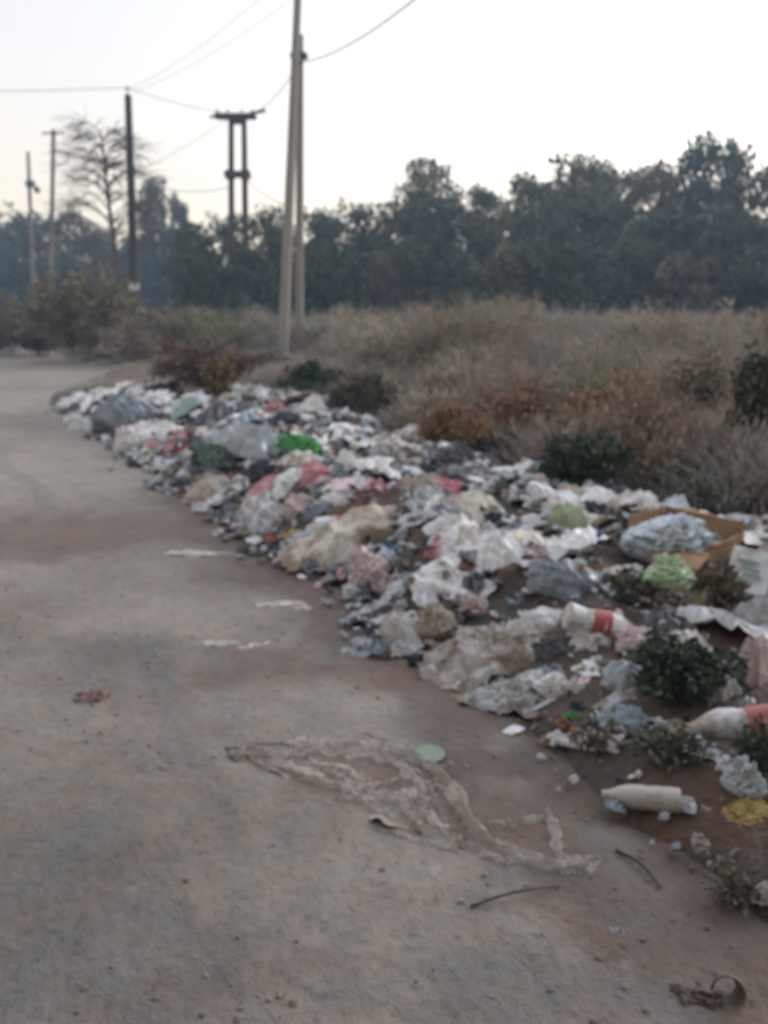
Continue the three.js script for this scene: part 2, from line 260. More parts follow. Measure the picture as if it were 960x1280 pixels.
{
  const Gt = 'tall trees rising out of the wood beyond the field', Lt = 'tall TINT tree with tufted uneven crown at the back of the wood';
  for (const [px, ty, D, w, lf] of [[862, 172, 70, 62, 'teal'], [912, 188, 72, 44, 'teal'], [960, 180, 68, 52, 'deep'], [1010, 175, 70, 60, 'deep'], [722, 200, 66, 84, 'olive'], [752, 213, 70, 56, 'olive'], [803, 205, 68, 64, 'olive'], [832, 222, 72, 50, 'deep'], [664, 226, 64, 66, 'olive'], [690, 245, 68, 50, 'deep'], [528, 203, 62, 62, 'olive'], [604, 238, 62, 46, 'deep']])
    tree(px, ty, D, w, 'tall', lf, Lt, Gt, 'tall_tree');
  const Gb = 'broad trees along the wood beyond the field', Lb = 'broad TINT tree with rounded crown in the wood beyond the field';
  for (const [px, ty, D, w, lf] of [[270, 262, 50, 90, 'deep'], [325, 252, 52, 90, 'deep'], [385, 258, 54, 86, 'teal'], [432, 246, 58, 90, 'deep'], [480, 252, 60, 90, 'olive'], [520, 232, 56, 96, 'deep'], [572, 238, 60, 84, 'teal'], [620, 244, 58, 86, 'olive'], [668, 248, 56, 100, 'teal'], [720, 235, 60, 110, 'deep'], [775, 244, 58, 110, 'deep'], [830, 254, 62, 110, 'teal'], [885, 256, 60, 110, 'deep'], [945, 252, 58, 120, 'teal'], [1010, 226, 60, 120, 'deep'], [1080, 226, 60, 120, 'deep']])
    tree(px, ty, D, w, 'broad', lf, Lb, Gb, 'broad_tree');
  const Gs = 'dark bushes at the foot of the wood', Ls = 'dark TINT rounded bush standing where the dry field meets the wood';
  for (const [px, ty, D, w, lf] of [[262, 318, 44, 84, 'deep'], [318, 306, 44, 92, 'teal'], [372, 318, 46, 86, 'deep'], [425, 302, 46, 94, 'deep'], [478, 318, 46, 80, 'dusky'], [520, 300, 47, 84, 'deep'], [575, 318, 46, 88, 'teal'], [632, 306, 44, 104, 'olive'], [690, 300, 44, 96, 'deep'], [748, 310, 46, 100, 'teal'], [808, 306, 47, 100, 'deep'], [866, 318, 46, 100, 'dusky'], [925, 310, 46, 104, 'deep'], [985, 318, 44, 100, 'deep'], [1050, 312, 46, 100, 'deep']])
    tree(px, ty, D, w, 'bush', lf, Ls, Gs, 'dark_bush');
  const Gh = 'hazy trees beyond the far end of the road', Lh = 'hazy TINT tree beyond the far end of the road';
  for (const [px, ty, D, w, st, lf] of [[-30, 246, 104, 90, 'broad', 'teal'], [20, 250, 98, 76, 'broad', 'teal'], [62, 262, 108, 64, 'broad', 'deep'], [98, 258, 96, 60, 'broad', 'teal'], [138, 290, 112, 60, 'bush', 'teal'], [176, 296, 104, 70, 'bush', 'teal'], [196, 228, 92, 40, 'tall', 'teal'], [212, 300, 100, 60, 'bush', 'deep'], [230, 246, 88, 26, 'tall', 'teal'], [244, 296, 90, 64, 'bush', 'deep'], [10, 312, 90, 90, 'bush', 'teal'], [70, 318, 88, 90, 'bush', 'teal'], [150, 330, 92, 70, 'bush', 'teal'], [205, 335, 90, 70, 'bush', 'teal'], [-60, 300, 95, 100, 'bush', 'teal']])
    tree(px, ty, D, w, st, lf, Lh, Gh, 'hazy_tree');
}
for (const [x, z, h, w, st, lf, label] of [[-2.2, 4.2, 8.5, 7, 'broad', 'olive', 'broad roadside tree behind the near end of the road'], [3.6, 4.0, 9, 7, 'broad', 'deep', 'broad dark roadside tree behind the near end of the rubbish']]) {  // unseen trees added behind the camera to darken the near ground
  const u = treeKinds[st][treeTurn++ % 4], g = thing('unseen_shade_tree', label, 'tree'); part('trunk', u.wood, barkMat, g); part('crown', u.crown, leafMats[lf], g);
  g.position.set(x, H(x, z), z); g.rotation.y = x; g.scale.set(w / 0.72, h, w / 0.72);
}
console.log('trees done');

// bare tree beside the pole with the white plate
{
  const q = rng(77), D = 40, b = at(152, 392, D), g = thing('bare_tree', 'leafless pale trunked tree with drooping twigs beside the dark utility pole', 'tree');
  b.y = H(b.x, b.z); g.position.copy(b); const top = at(126, 160, D).sub(b), trunk = [], limbs = [], twigs = [];
  trunk.push(tube([V(0, -0.2, 0), V(top.x * 0.18, top.y * 0.35, 0), V(top.x * 0.7, top.y * 0.72, 0.1), top], 0.17, 0.025, 8, 12));
  const c = new THREE.CatmullRomCurve3([V(0, -0.2, 0), V(top.x * 0.18, top.y * 0.35, 0), V(top.x * 0.7, top.y * 0.72, 0.1), top]);
  for (let i = 0; i < 46; i++) {
    const t = 0.36 + 0.6 * i / 46 + 0.02 * q(), p = c.getPoint(t), az = i * 2.4 + q(), L = (3.1 - 2.0 * (t - 0.36) / 0.64) * (0.6 + 0.6 * q());
    const e = p.clone().add(V(Math.cos(az) * L, L * (0.15 + 0.35 * q()), Math.sin(az) * L)), m = p.clone().lerp(e, 0.5).add(V(0, L * 0.16, 0)); e.y -= L * 0.22;
    limbs.push(tube([p, m, e], 0.036, 0.01, 5));
    const lc = new THREE.CatmullRomCurve3([p, m, e]);
    for (let k = 0; k < 24; k++) { const s0 = lc.getPoint(0.25 + 0.75 * q()), tl = 0.5 + 0.9 * q(), az2 = az + (q() - 0.5) * 2.4, se = s0.clone().add(V(Math.cos(az2) * tl, tl * (q() - 0.55) * 0.9, Math.sin(az2) * tl)); twigs.push(tube([s0, s0.clone().lerp(se, 0.5).add(V(0, 0.1 * tl, 0)), se], 0.012, 0.005, 3)); }
  }
  part('trunk', mergeGeometries(trunk), mat(0.2, 0.175, 0.15, 0.95, { map: woodMap }), g); part('limbs', mergeGeometries(limbs), mat(0.12, 0.098, 0.085, 0.95), g); part('twigs', mergeGeometries(twigs), mat(0.1, 0.08, 0.072, 0.95), g);
}

// ------------------------------------------------------------------ poles and wires
const poleWood = mat(0.36, 0.325, 0.28, 0.9, { map: woodMap }), darkWood = mat(0.11, 0.098, 0.088, 0.9, { map: woodMap }), steel = mat(0.05, 0.05, 0.055, 0.6), cableMat = mat(0.09, 0.09, 0.1, 0.7), porcelain = mat(0.25, 0.2, 0.17, 0.35);
const insul = () => new THREE.LatheGeometry([[0, 0], [0.03, 0], [0.03, 0.05], [0.07, 0.06], [0.04, 0.09], [0.07, 0.11], [0.04, 0.14], [0.055, 0.17], [0.03, 0.2], [0, 0.2]].map(p => new THREE.Vector2(...p)), 10);
const aTop = at(374, -46, 29), aJoin = at(375, 44, 29.15);
{
  const g = thing('braced_pole', 'tall weathered wooden pole with a leaning brace pole standing in the field edge', 'pole');
  const b1 = P(353, 452), b2 = P(374, 441); b1.y -= 0.1; b2.y -= 0.1;
  part('pole', tube([b1, b1.clone().lerp(aTop, 0.5), aTop], 0.175, 0.115, 12, 10), poleWood, g);
  part('brace_pole', tube([b2, b2.clone().lerp(aJoin, 0.5), aJoin], 0.155, 0.115, 12, 10), poleWood, g);
  const c = aJoin.clone().lerp(at(372, 70, 29), 0.5);
  part('clamp', new THREE.CylinderGeometry(0.3, 0.3, 0.12, 14).translate(c.x, c.y - 0.3, c.z), steel, g);
  const c2 = at(374, 76, 28.9); part('cable_hook', mergeGeometries([box(0.08, 0.14, 0.4, c2.x, c2.y, c2.z + 0.1), new THREE.TorusGeometry(0.07, 0.018, 6, 12).translate(c2.x, c2.y - 0.1, c2.z + 0.26)]), steel, g);
  part('crossarm', box(1.5, 0.12, 0.12, aTop.x, aTop.y - 0.35, aTop.z + 0.16, 0.4), darkWood, g);
  for (const k of [-0.65, 0, 0.65]) part('insulator', insul().translate(aTop.x + k * 0.92, aTop.y - 0.29, aTop.z + 0.16 - k * 0.39), porcelain, g);
}
const hD = 45, hL = at(289, 146, hD), hR = at(305, 146, hD);
{
  const g = thing('pole_mounted_platform', 'two pole transformer structure with dark crossarm top above the trees', 'power structure');
  const bl = at(288, 392, hD), br = at(307, 392, hD); bl.y = H(bl.x, bl.z) - 0.1; br.y = H(br.x, br.z) - 0.1;
  part('pole', tube([bl, bl.clone().lerp(hL, 0.5), hL], 0.19, 0.14, 10, 8), darkWood, g); part('pole', tube([br, br.clone().lerp(hR, 0.5), hR], 0.19, 0.14, 10, 8), darkWood, g);
  const m = hL.clone().lerp(hR, 0.5);
  part('crossarm', mergeGeometries([box(2.05, 0.2, 0.16, m.x - 0.1, m.y + 0.02, m.z + 0.24), box(2.05, 0.2, 0.16, m.x - 0.1, m.y + 0.02, m.z - 0.24)]), steel, g);
  const armR = box(1.0, 0.13, 0.14); armR.rotateZ(0.2); armR.translate(m.x + 0.95, m.y + 0.2, m.z); part('side_arm', armR, steel, g);
  const armL = box(0.7, 0.11, 0.14); armL.rotateZ(0.1); armL.translate(m.x - 1.05, m.y + 0.02, m.z); part('side_arm', armL, steel, g);
  part('fuse_box', mergeGeometries([box(0.62, 0.32, 0.3, m.x + 0.1, m.y - 0.18, m.z)]), steel, g);
  for (const k of [-0.95, -0.45, 0.25, 0.8]) part('insulator', insul().translate(m.x + k, m.y + 0.12, m.z + 0.24), porcelain, g);
  const q = at(297, 218, hD), beam = mergeGeometries([box(1.3, 0.28, 0.1, q.x, q.y, q.z + 0.24), box(1.3, 0.28, 0.1, q.x, q.y, q.z - 0.24), box(1.0, 0.05, 0.38, q.x, q.y + 0.08, q.z)]);
  part('platform', beam, steel, g);
  for (const k of [-0.42, 0.42]) part('bracket', new THREE.CylinderGeometry(0.25, 0.25, 0.42, 12).translate(q.x + k * 0.95, q.y - 0.02, q.z), steel, g);
}
const pD = 40, pTop = at(160, 119, pD);
{
  const g = thing('utility_pole', 'single dark utility pole with a white plate near its foot', 'pole');
  const b = at(168, 395, pD); b.y = H(b.x, b.z) - 0.1;
  part('shaft', tube([b, b.clone().lerp(pTop, 0.5), pTop], 0.23, 0.15, 12, 8), mat(0.085, 0.078, 0.075, 0.9, { map: woodMap }), g);
  const sgn = at(168, 358, pD - 0.3); part('plate', box(0.46, 0.3, 0.03, sgn.x, sgn.y, sgn.z), mat(0.62, 0.6, 0.62, 0.5, { map: dirtMap }), g);
  part('pin', new THREE.CylinderGeometry(0.025, 0.03, 0.3, 8).translate(pTop.x, pTop.y + 0.1, pTop.z), steel, g);
  part('insulator', insul().translate(pTop.x, pTop.y + 0.16, pTop.z), porcelain, g);
}
for (const [tx, ty, bx, D, r, lamp, label] of [[67, 162, 60, 72, 0.17, false, 'pale thin far pole beside the bare tree'], [35, 190, 42, 84, 0.16, true, 'far pole with a dark fitting halfway up']]) {
  const g = thing('far_pole', label, 'pole'), t = at(tx, ty, D), b = at(bx, 392, D); b.y = H(b.x, b.z) - 0.1;
  part('shaft', tube([b, b.clone().lerp(t, 0.5), t], r * 1.2, r, 8, 6), mat(0.3, 0.26, 0.24, 0.9, { map: woodMap }), g);
  if (lamp) { const q = at(38, 230, D - 0.2); part('fitting', mergeGeometries([box(0.7, 0.55, 0.5, q.x, q.y, q.z), box(0.4, 0.5, 0.4, q.x + 0.55, q.y - 0.5, q.z)]), steel, g); }
  else { part('crossarm', box(1.7, 0.12, 0.12, t.x, t.y - 0.3, t.z + 0.2), darkWood, g); }
}
function wire(p, q, sag, r, label, group) {
  const pts = []; for (let i = 0; i <= 14; i++) { const t = i / 14, v = p.clone().lerp(q, t); v.y -= sag * 4 * t * (1 - t); pts.push(v); }
  return solo('power_cable', tube(pts, r, r, 5, 28), cableMat, label, 'cable', group);
}
const hook = at(375, 78, 28.7);
wire(hook, at(620, -90, 13), 0.35, 0.018, 'thick cable running from the braced pole up over the road');
wire(hook, at(300, 142, 44.6), 0.5, 0.018, 'cable between the braced pole and the two pole structure');
wire(at(296, 142, 45), at(62, 262, 72), 0.5, 0.014, 'thin cable falling from the two pole structure behind the bare tree');
wire(at(276, 140, 45), pTop.clone().add(V(0, 0.3, 0)), 0.12, 0.014, 'cable between the dark utility pole and the two pole structure');
wire(pTop.clone().add(V(0, 0.3, 0)), at(-160, 112, 42), 0.1, 0.014, 'cable leaving the dark utility pole away from the field');
wire(at(288, 234, 45), at(196, 232, 60), 0.3, 0.022, 'low cable behind the two pole structure reaching the hazy trees');
wire(at(310, 226, 45), at(366, 258, 32), 0.2, 0.018, 'low stay wire between the two pole structure and the braced pole');
for (const [x0, y0, dx] of [[332, -8, -0.25], [380, -12, 0.25]]) wire(at(x0, y0, 26), pTop.clone().add(V(dx, 0.12, 0)), 0.25, 0.007, 'faint thin wire high over the field reaching the dark utility pole', 'faint high wires');

// ------------------------------------------------------------------ field growth
function tuft(seed, n, h, spread, width, droop, heads) {
  const q = rng(seed), pos = [], idx = [];
  for (let i = 0; i < n; i++) {
    const az = q() * 6.283, r0 = spread * 0.35 * Math.sqrt(q()), lean = droop * (0.25 + 0.75 * q()), hh = h * (0.55 + 0.55 * q()), w = width * (0.7 + 0.6 * q()), bx = Math.cos(az * 3.1) * r0, bz = Math.sin(az * 3.1) * r0, dx = Math.cos(az), dz = Math.sin(az), o = pos.length / 3;
    for (let k = 0; k <= 3; k++) { const t = k / 3, ww = w * (k === 3 ? 0.15 : 1 - 0.2 * k), L = lean * hh * t * t, y = hh * (t - 0.25 * lean * t * t) - (k === 0 ? 0.05 : 0); pos.push(bx + dx * L - dz * ww / 2, y, bz + dz * L + dx * ww / 2, bx + dx * L + dz * ww / 2, y, bz + dz * L - dx * ww / 2); }
    for (let k = 0; k < 3; k++) { const p = o + k * 2; idx.push(p, p + 1, p + 2, p + 1, p + 3, p + 2); }
    if (heads && q() < heads) { const p = pos.length / 3, L = lean * hh, x = bx + dx * L, z = bz + dz * L, y = hh * (1 - 0.25 * lean), s = 0.006 + 0.007 * q(); pos.push(x, y + s * 5, z, x - s, y, z - s * 0.4, x + s, y + s * 0.3, z + s * 0.4, x, y - s * 4, z); idx.push(p, p + 1, p + 2, p + 1, p + 3, p + 2); }
  }
  const g = new THREE.BufferGeometry(); g.setAttribute('position', new THREE.Float32BufferAttribute(pos, 3)); g.setIndex(idx); g.computeVertexNormals(); return g;
}
const tanC = [0.40, 0.335, 0.262], greyC = [0.30, 0.272, 0.24], rustC = [0.31, 0.195, 0.12], greenC = [0.165, 0.19, 0.11], dkgreenC = [0.06, 0.078, 0.05], brownC = [0.13, 0.095, 0.07];
const mixc = (a, b, t) => a.map((v, i) => lerp(v, b[i], clamp(t, 0, 1)));
function scatter(name, geo, m, list, label, category) {
  const im = new THREE.InstancedMesh(geo, m, list.length), o = new THREE.Object3D(), c = new THREE.Color();
  list.forEach(([x, y, z, sx, sy, ry, col, tilt], i) => { o.position.set(x, y, z); o.rotation.set(tilt ? tilt[0] : 0, ry, tilt ? tilt[1] : 0); o.scale.set(sx, sy, sx); o.updateMatrix(); im.setMatrixAt(i, o.matrix); im.setColorAt(i, c.setRGB(...col)); });
  im.name = numbered(name); im.castShadow = im.receiveShadow = true; im.userData = { kind: 'stuff', label, category }; scene.add(im); return im;
}
{
  const lists = [[], [], [], []];
  const geos = [tuft(1, 26, 1, 0.5, 0.011, 0.5, 0.5), tuft(2, 30, 1, 0.6, 0.013, 0.75, 0.35), tuft(3, 22, 1, 0.8, 0.02, 0.6, 0.7), tuft(4, 34, 0.8, 0.9, 0.018, 1.1, 0)];
  for (let i = 0; i < 36000; i++) {
    const D = 5 + 48 * Math.pow(R(), 1.15), px = rr(-320, 1300), d = at(px, 390, D), x = d.x, z = d.z, s = sOf(x, z), a = aOf(x, z);
    const lim = a < 15.5 ? outerS(a) + 0.15 : edgeS(a) + 0.9 + 0.4 * n2(a * 0.5, 4);
    if (s < lim + 0.3 * R()) continue;
    const n = fbm(x * 0.22, z * 0.22, 3), m = fbm(x * 0.7 + 20, z * 0.7, 3), front = sst(0, 8, s - lim), low = 1 - 0.62 * sst(13, 17, a) * sst(12.5, 9.5, s);
    const hgt = (0.46 + 0.60 * front) * (0.66 + 0.6 * R()) * (1 + 0.45 * n + 0.6 * m * (1 - 0.5 * front)) * low;
    let col = mixc(mixc(tanC, greyC, 0.6 + 0.9 * n), rustC, 0.75 * sst(0.05, 0.4, m) * (1 - 0.6 * front)); col = mixc(col, greenC, 0.9 * sst(0.02, 0.36, -m));
    const k = 0.75 + 0.5 * R(); col = col.map(v => v * k);
    const far = D > 22 ? 2 : R() < 0.5 ? 0 : 1, which = R() < 0.16 && D < 25 ? 3 : far;
    lists[which].push([x, H(x, z) - 0.02, z, 1 + 0.4 * R() + (D > 22 ? 0.6 : 0), hgt, R() * 6.28, col]);
  }
  const gm = mat(1, 1, 1, 0.9);
  geos.forEach((g, i) => scatter('dry_grass', g, gm, lists[i], ['tall thin dry grass stalks of the field', 'arching dry grass with seed heads', 'coarse pale weeds of the far field', 'low drooping grass at the field edge'][i], 'grass'));
}
// shrubs, each one a thing: stems and leaves
function shrub(seed, w, h, d, leaf, nLeaf, stemN, droop = 0.2, wide = 0.32) {
  const q = rng(seed), stems = [], tips = [];
  for (let i = 0; i < stemN; i++) {
    const az = q() * 6.283, r = Math.sqrt(q()), e = V(Math.cos(az) * r * w / 2, h * (0.34 + 0.66 * q()) * (1 - 0.3 * r * r), Math.sin(az) * r * d / 2);
    const pts = [V(e.x * 0.25, -0.04, e.z * 0.25), V(e.x * 0.5, e.y * 0.6, e.z * 0.5), e]; stems.push(tube(pts, 0.007, 0.003, 3, 4));
    const c = new THREE.CatmullRomCurve3(pts); for (let k = 0; k < 5; k++) tips.push(c.getPoint(0.3 + 0.7 * q()));
  }
  const blobs = tips.map(p => [p.x, Math.max(p.y, 0.06), p.z, 0.06 + w * 0.06 * q(), 0.05 + h * 0.07 * q(), 0.06 + d * 0.06 * q()]);
  const per = nLeaf / blobs.reduce((s, b) => s + Math.pow(b[3] * b[4] * b[5], 0.66), 0);
  return { stems: mergeGeometries(stems), leaves: leafCrown(seed + 1, blobs, per, leaf, { droop, min: 1, wide }) };
}
const shrubMats = {}; function leafMat(c) { const k = c.join(); return shrubMats[k] ??= mat(...c, 0.85, { vertexColors: true }); }
const stemMat = mat(0.12, 0.09, 0.065, 0.95);
function plant(name, px, py, wpx, hpx, col, label, opt = {}) {     // px, py: pixel of the foot
  const p = opt.D ? at(px, py, opt.D) : P(px, py); if (opt.D) p.y = H(p.x, p.z);
  const dist = p.distanceTo(camera.position), w = wpx / FPX * dist, h = hpx / FPX * dist * 1.04, dd = w * (opt.depth ?? 0.7);
  const u = shrub(Math.round(px * 13 + py), w, h, dd, opt.leaf ?? 0.05, opt.n ?? 2200, opt.stems ?? 34, opt.droop ?? 0.2, opt.wide ?? (opt.cat === 'weed' ? 0.24 : 0.32)), g = thing(name, label, opt.cat ?? 'bush', opt.group);
  g.position.set(p.x, p.y, p.z - dd * 0.3); part('stems', u.stems, stemMat, g); part('leaves', u.leaves, leafMat(col), g); return g;
}
plant('roadside_bush', 92, 454, 165, 140, [0.19, 0.175, 0.115], 'large olive and brown bush at the bend of the road', { leaf: 0.12, n: 9000, stems: 60 });
plant('roadside_bush', 0, 444, 110, 66, [0.15, 0.14, 0.095], 'dull green bush closing the far bend of the road', { leaf: 0.11, n: 5000, stems: 44 });
plant('roadside_bush', -60, 440, 130, 80, [0.10, 0.10, 0.066], 'wide green bush beyond the dull green one at the bend', { leaf: 0.11, n: 5000, stems: 44 });
plant('roadside_bush', 44, 446, 80, 56, [0.13, 0.11, 0.075], 'low dull bush on the bank beside the large olive bush', { leaf: 0.12, n: 4000, stems: 40 });
plant('roadside_bush', 165, 456, 100, 72, [0.24, 0.2, 0.165], 'pale brown twiggy bush at the foot of the bare tree', { leaf: 0.08, n: 2600, stems: 60 });
plant('roadside_bush', 215, 452, 130, 78, [0.15, 0.145, 0.095], 'olive bush behind the red brown bush', { leaf: 0.1, n: 5200, stems: 40 });
plant('rust_bush', 252, 492, 140, 70, [0.18, 0.125, 0.1], 'dark red brown bush behind the far end of the rubbish', { leaf: 0.05, n: 10000, stems: 60 });
plant('straw_tuft', 272, 498, 30, 48, [0.2, 0.135, 0.07], 'yellow straw coloured tuft in front of the red brown bush', { leaf: 0.09, n: 900, stems: 30, droop: 1.2 });
plant('weed_clump', 388, 496, 86, 40, [0.055, 0.085, 0.05], 'green leafy weeds at the foot of the braced pole', { leaf: 0.08, n: 3000 });
plant('weed_clump', 330, 470, 60, 30, [0.08, 0.09, 0.055], 'low green weeds behind the pale rags', { leaf: 0.08, n: 1800 });
plant('field_bush', 455, 526, 100, 62, [0.11, 0.105, 0.07], 'dark olive bush touching the back of the rubbish', { leaf: 0.042, n: 9000, stems: 50 });
plant('field_bush', 500, 482, 120, 50, [0.2, 0.2, 0.12], 'light green rounded bush in the dry field', { leaf: 0.08, n: 5000 });
plant('field_bush', 668, 496, 140, 62, [0.2, 0.2, 0.13], 'wide pale green bush in the middle of the field', { leaf: 0.08, n: 6500 });
plant('fern_clump', 566, 572, 84, 66, [0.29, 0.18, 0.11], 'orange brown dry fern clump beside dark olive bush', { leaf: 0.04, n: 7000, stems: 50, droop: 0.7 });
plant('fern_clump', 655, 566, 76, 84, [0.28, 0.16, 0.115], 'dull red fern clump between two orange ones', { leaf: 0.04, n: 7000, stems: 50, droop: 0.5 });
plant('fern_clump', 622, 590, 60, 52, [0.2, 0.18, 0.12], 'small olive fern clump leaning over the rubbish', { leaf: 0.06, n: 2400, stems: 40, droop: 0.5 });
plant('fern_clump', 772, 584, 128, 112, [0.32, 0.19, 0.125], 'large russet fern clump above dark green shrub', { leaf: 0.042, n: 12000, stems: 80, droop: 0.6 });
plant('green_shrub', 728, 612, 116, 66, [0.062, 0.08, 0.05], 'dense dark green shrub with a scrap of white paper in it', { leaf: 0.045, n: 8000, stems: 50 });
plant('straw_tuft', 850, 628, 100, 62, [0.4, 0.26, 0.155], 'orange straw tuft behind the brown cardboard box', { leaf: 0.045, n: 5200, stems: 60, droop: 1.2 });
plant('edge_shrub', 945, 612, 74, 180, [0.12, 0.12, 0.078], 'tall dark green shrub beyond the cardboard box', { leaf: 0.055, n: 9000, stems: 60 });
plant('edge_shrub', 1010, 620, 90, 200, [0.06, 0.068, 0.044], 'tall green shrub behind the dark green one', { leaf: 0.055, n: 8000, stems: 60 });
plant('edge_shrub', 870, 560, 90, 120, [0.24, 0.2, 0.15], 'brown grey thin shrub behind the orange straw tuft', { leaf: 0.05, n: 5000, stems: 80 });
plant('yellow_sapling', 955, 470, 46, 130, [0.26, 0.15, 0.04], 'young tree with yellow autumn leaves in the field', { D: 15, leaf: 0.08, n: 420, stems: 14, cat: 'sapling' });
plant('rubbish_weed', 868, 880, 116, 66, [0.045, 0.066, 0.042], 'dark green leafy weed growing out of the rubbish', { leaf: 0.036, n: 2400, stems: 46, cat: 'weed', droop: 0.3 });
plant('rubbish_weed', 842, 962, 96, 34, [0.085, 0.092, 0.055], 'thin grey green weed beside the pale bottle', { leaf: 0.03, n: 300, stems: 40, cat: 'weed' });
plant('rubbish_weed', 955, 968, 40, 50, [0.05, 0.07, 0.042], 'green weed behind the pale blue bag', { leaf: 0.03, n: 350, stems: 26, cat: 'weed' });
plant('rubbish_weed', 745, 948, 90, 28, [0.09, 0.095, 0.06], 'grey green low weed at the pile edge beside torn shreds', { leaf: 0.028, n: 170, stems: 30, cat: 'weed' });
plant('rubbish_weed', 898, 772, 44, 62, [0.13, 0.1, 0.066], 'brown straw sprouting beside the printed packet', { leaf: 0.05, n: 420, stems: 60, cat: 'weed', droop: 1 });
plant('rubbish_weed', 800, 758, 90, 30, [0.09, 0.095, 0.055], 'low olive weed under the pale blue white sack', { leaf: 0.03, n: 500, stems: 30, cat: 'weed' });
plant('rubbish_weed', 925, 1135, 70, 26, [0.1, 0.1, 0.07], 'low dark weed beside the road edge', { leaf: 0.024, n: 180, stems: 26, cat: 'weed' });
for (let i = 0; i < 110; i++) {                                        // muted bushes scattered through the field
  const px = rr(230, 1100), D = i < 36 ? rr(6.5, 16) : rr(14, 34), q = at(px, 390, D), s = sOf(q.x, q.z), a = aOf(q.x, q.z); if (s < outerS(Math.min(a, 15)) + 0.45 || (px > 290 && px < 425 && D < 31)) continue;
  const k = i % 3; plant('scrub_bush', px, 390, (i < 36 ? rr(0.8, 1.6) : rr(1.4, 3)) * FPX / D, (i < 36 ? rr(0.6, 1.1) : rr(1.2, 1.9)) * FPX / D, [[0.33, 0.25, 0.185], [0.25, 0.25, 0.16], [0.42, 0.37, 0.30]][k], ['muted brown scrub bush among the dry grass', 'dull olive scrub bush among the dry grass', 'pale grey brown scrub bush among the dry grass'][k], { D, leaf: D > 15 ? 0.075 : 0.05, n: 4600, stems: 120, droop: 1.3, wide: 0.16, group: ['brown scrub bushes', 'olive scrub bushes', 'grey brown scrub bushes'][k] });
}
console.log('plants done');

// ------------------------------------------------------------------ rubbish shapes (unit size, base at y = 0)
function bagShape(seed, knot) {
  let g = new THREE.IcosahedronGeometry(1, 11); g.deleteAttribute('normal'); g.deleteAttribute('uv'); g = mergeVertices(g, 1e-4);
  const p = g.attributes.position, q = rng(seed), o = [q() * 50, q() * 50, q() * 50], cuts = Array.from({ length: 10 }, () => [V(q() * 2 - 1, q() * 2 - 1, q() * 2 - 1).normalize(), 0.62 + 0.3 * q()]), v = V(0, 0, 0), uv = [];
  for (let i = 0; i < p.count; i++) {
    v.fromBufferAttribute(p, i).normalize(); const d = v.clone();
    const wx = 0.35 * n3(v.x * 1.6 + o[0], v.y * 1.6, v.z * 1.6), wz = 0.35 * n3(v.x * 1.6, v.y * 1.6 + o[1], v.z * 1.6);
    const r1 = 1 - 2 * Math.abs(n3((v.x + wx) * 1.7 + o[0], (v.y) * 1.7 + o[1], (v.z + wz) * 1.7)), r2 = 1 - 2 * Math.abs(n3((v.x + wz) * 4 + o[1], v.y * 4, (v.z + wx) * 4 + o[2])), r3 = 1 - 2 * Math.abs(n3(v.x * 9 + o[2], v.y * 9, v.z * 9));
    let r = 0.82 + 0.2 * r1 + 0.075 * r2 + 0.02 * r3;
    for (const [n, c] of cuts) { const t = d.dot(n); if (t > 0.2) r = Math.min(r, lerp(r, c / t * (1 + 0.05 * r2), 0.75)); }
    if (knot) { const t = d.y; if (t > 0.8) { const k = sst(0.8, 1, t); r *= 1 + 0.3 * k + 0.16 * k * r2; } }
    v.multiplyScalar(r); if (v.y < -0.45) v.y = -0.45 - (v.y + 0.45) * 0.12;
    p.setXYZ(i, v.x * 0.5, (v.y + 0.47) * 0.66, v.z * 0.5); uv.push(v.x * 0.4 + v.y * 0.2, v.z * 0.4 + v.y * 0.35);
  }
  g.setAttribute('uv', new THREE.Float32BufferAttribute(uv, 2)); return toCreasedNormals(g, 0.55);
}
function sheetShape(seed, lift = 1, rim = 34, rad = 14) {            // crumpled film or cloth with an uneven outline
  const q = rng(seed), pos = [0, 0, 0], uv = [0.5, 0.5], idx = [], o = [q() * 60, q() * 60], asp = 0.7 + 0.3 * q();
  const fold = (x, z) => { const a = 1 - 2 * Math.abs(n2(x * 1.5 + o[0], z * 1.5 + o[1])), b = 1 - 2 * Math.abs(n2((x + 0.3 * a) * 3.6 + o[1], z * 3.0 + o[0])), c = 1 - 2 * Math.abs(n2(x * 8 + o[0], z * 8)); return lift * (0.075 * (a + 0.6) + 0.036 * b + 0.008 * c); };
  pos[1] = Math.max(0.01, fold(0, 0) + 0.05 * lift);
  for (let k = 1; k <= rad; k++) for (let j = 0; j < rim; j++) {
    const t = j / rim * 6.2832, rr1 = k / rad, out = 0.5 * (1 + 0.30 * n2(Math.cos(t) * 1.3 + o[0], Math.sin(t) * 1.3 + o[1]) + 0.14 * n2(Math.cos(t) * 4 + o[1], Math.sin(t) * 4));
    const x = Math.cos(t) * rr1 * out, z = Math.sin(t) * rr1 * out * asp, y = Math.max(0.008, fold(x, z) + 0.05 * lift * (1 - rr1 * rr1) - 0.05 * lift * sst(0.8, 1, rr1) * q());
    pos.push(x + 0.02 * n2(x * 9, z * 9), y, z + 0.02 * n2(z * 9, x * 9 + 4)); uv.push(x + 0.5, z + 0.5);
  }
  for (let j = 0; j < rim; j++) idx.push(0, 1 + (j + 1) % rim, 1 + j);
  for (let k = 0; k < rad - 1; k++) for (let j = 0; j < rim; j++) { const a = 1 + k * rim + j, b = 1 + k * rim + (j + 1) % rim, c = a + rim, d = b + rim; idx.push(a, b, c, b, d, c); }
  const g = new THREE.BufferGeometry(); g.setAttribute('position', new THREE.Float32BufferAttribute(pos, 3)); g.setAttribute('uv', new THREE.Float32BufferAttribute(uv, 2)); g.setIndex(idx); return toCreasedNormals(g, 0.6);
}
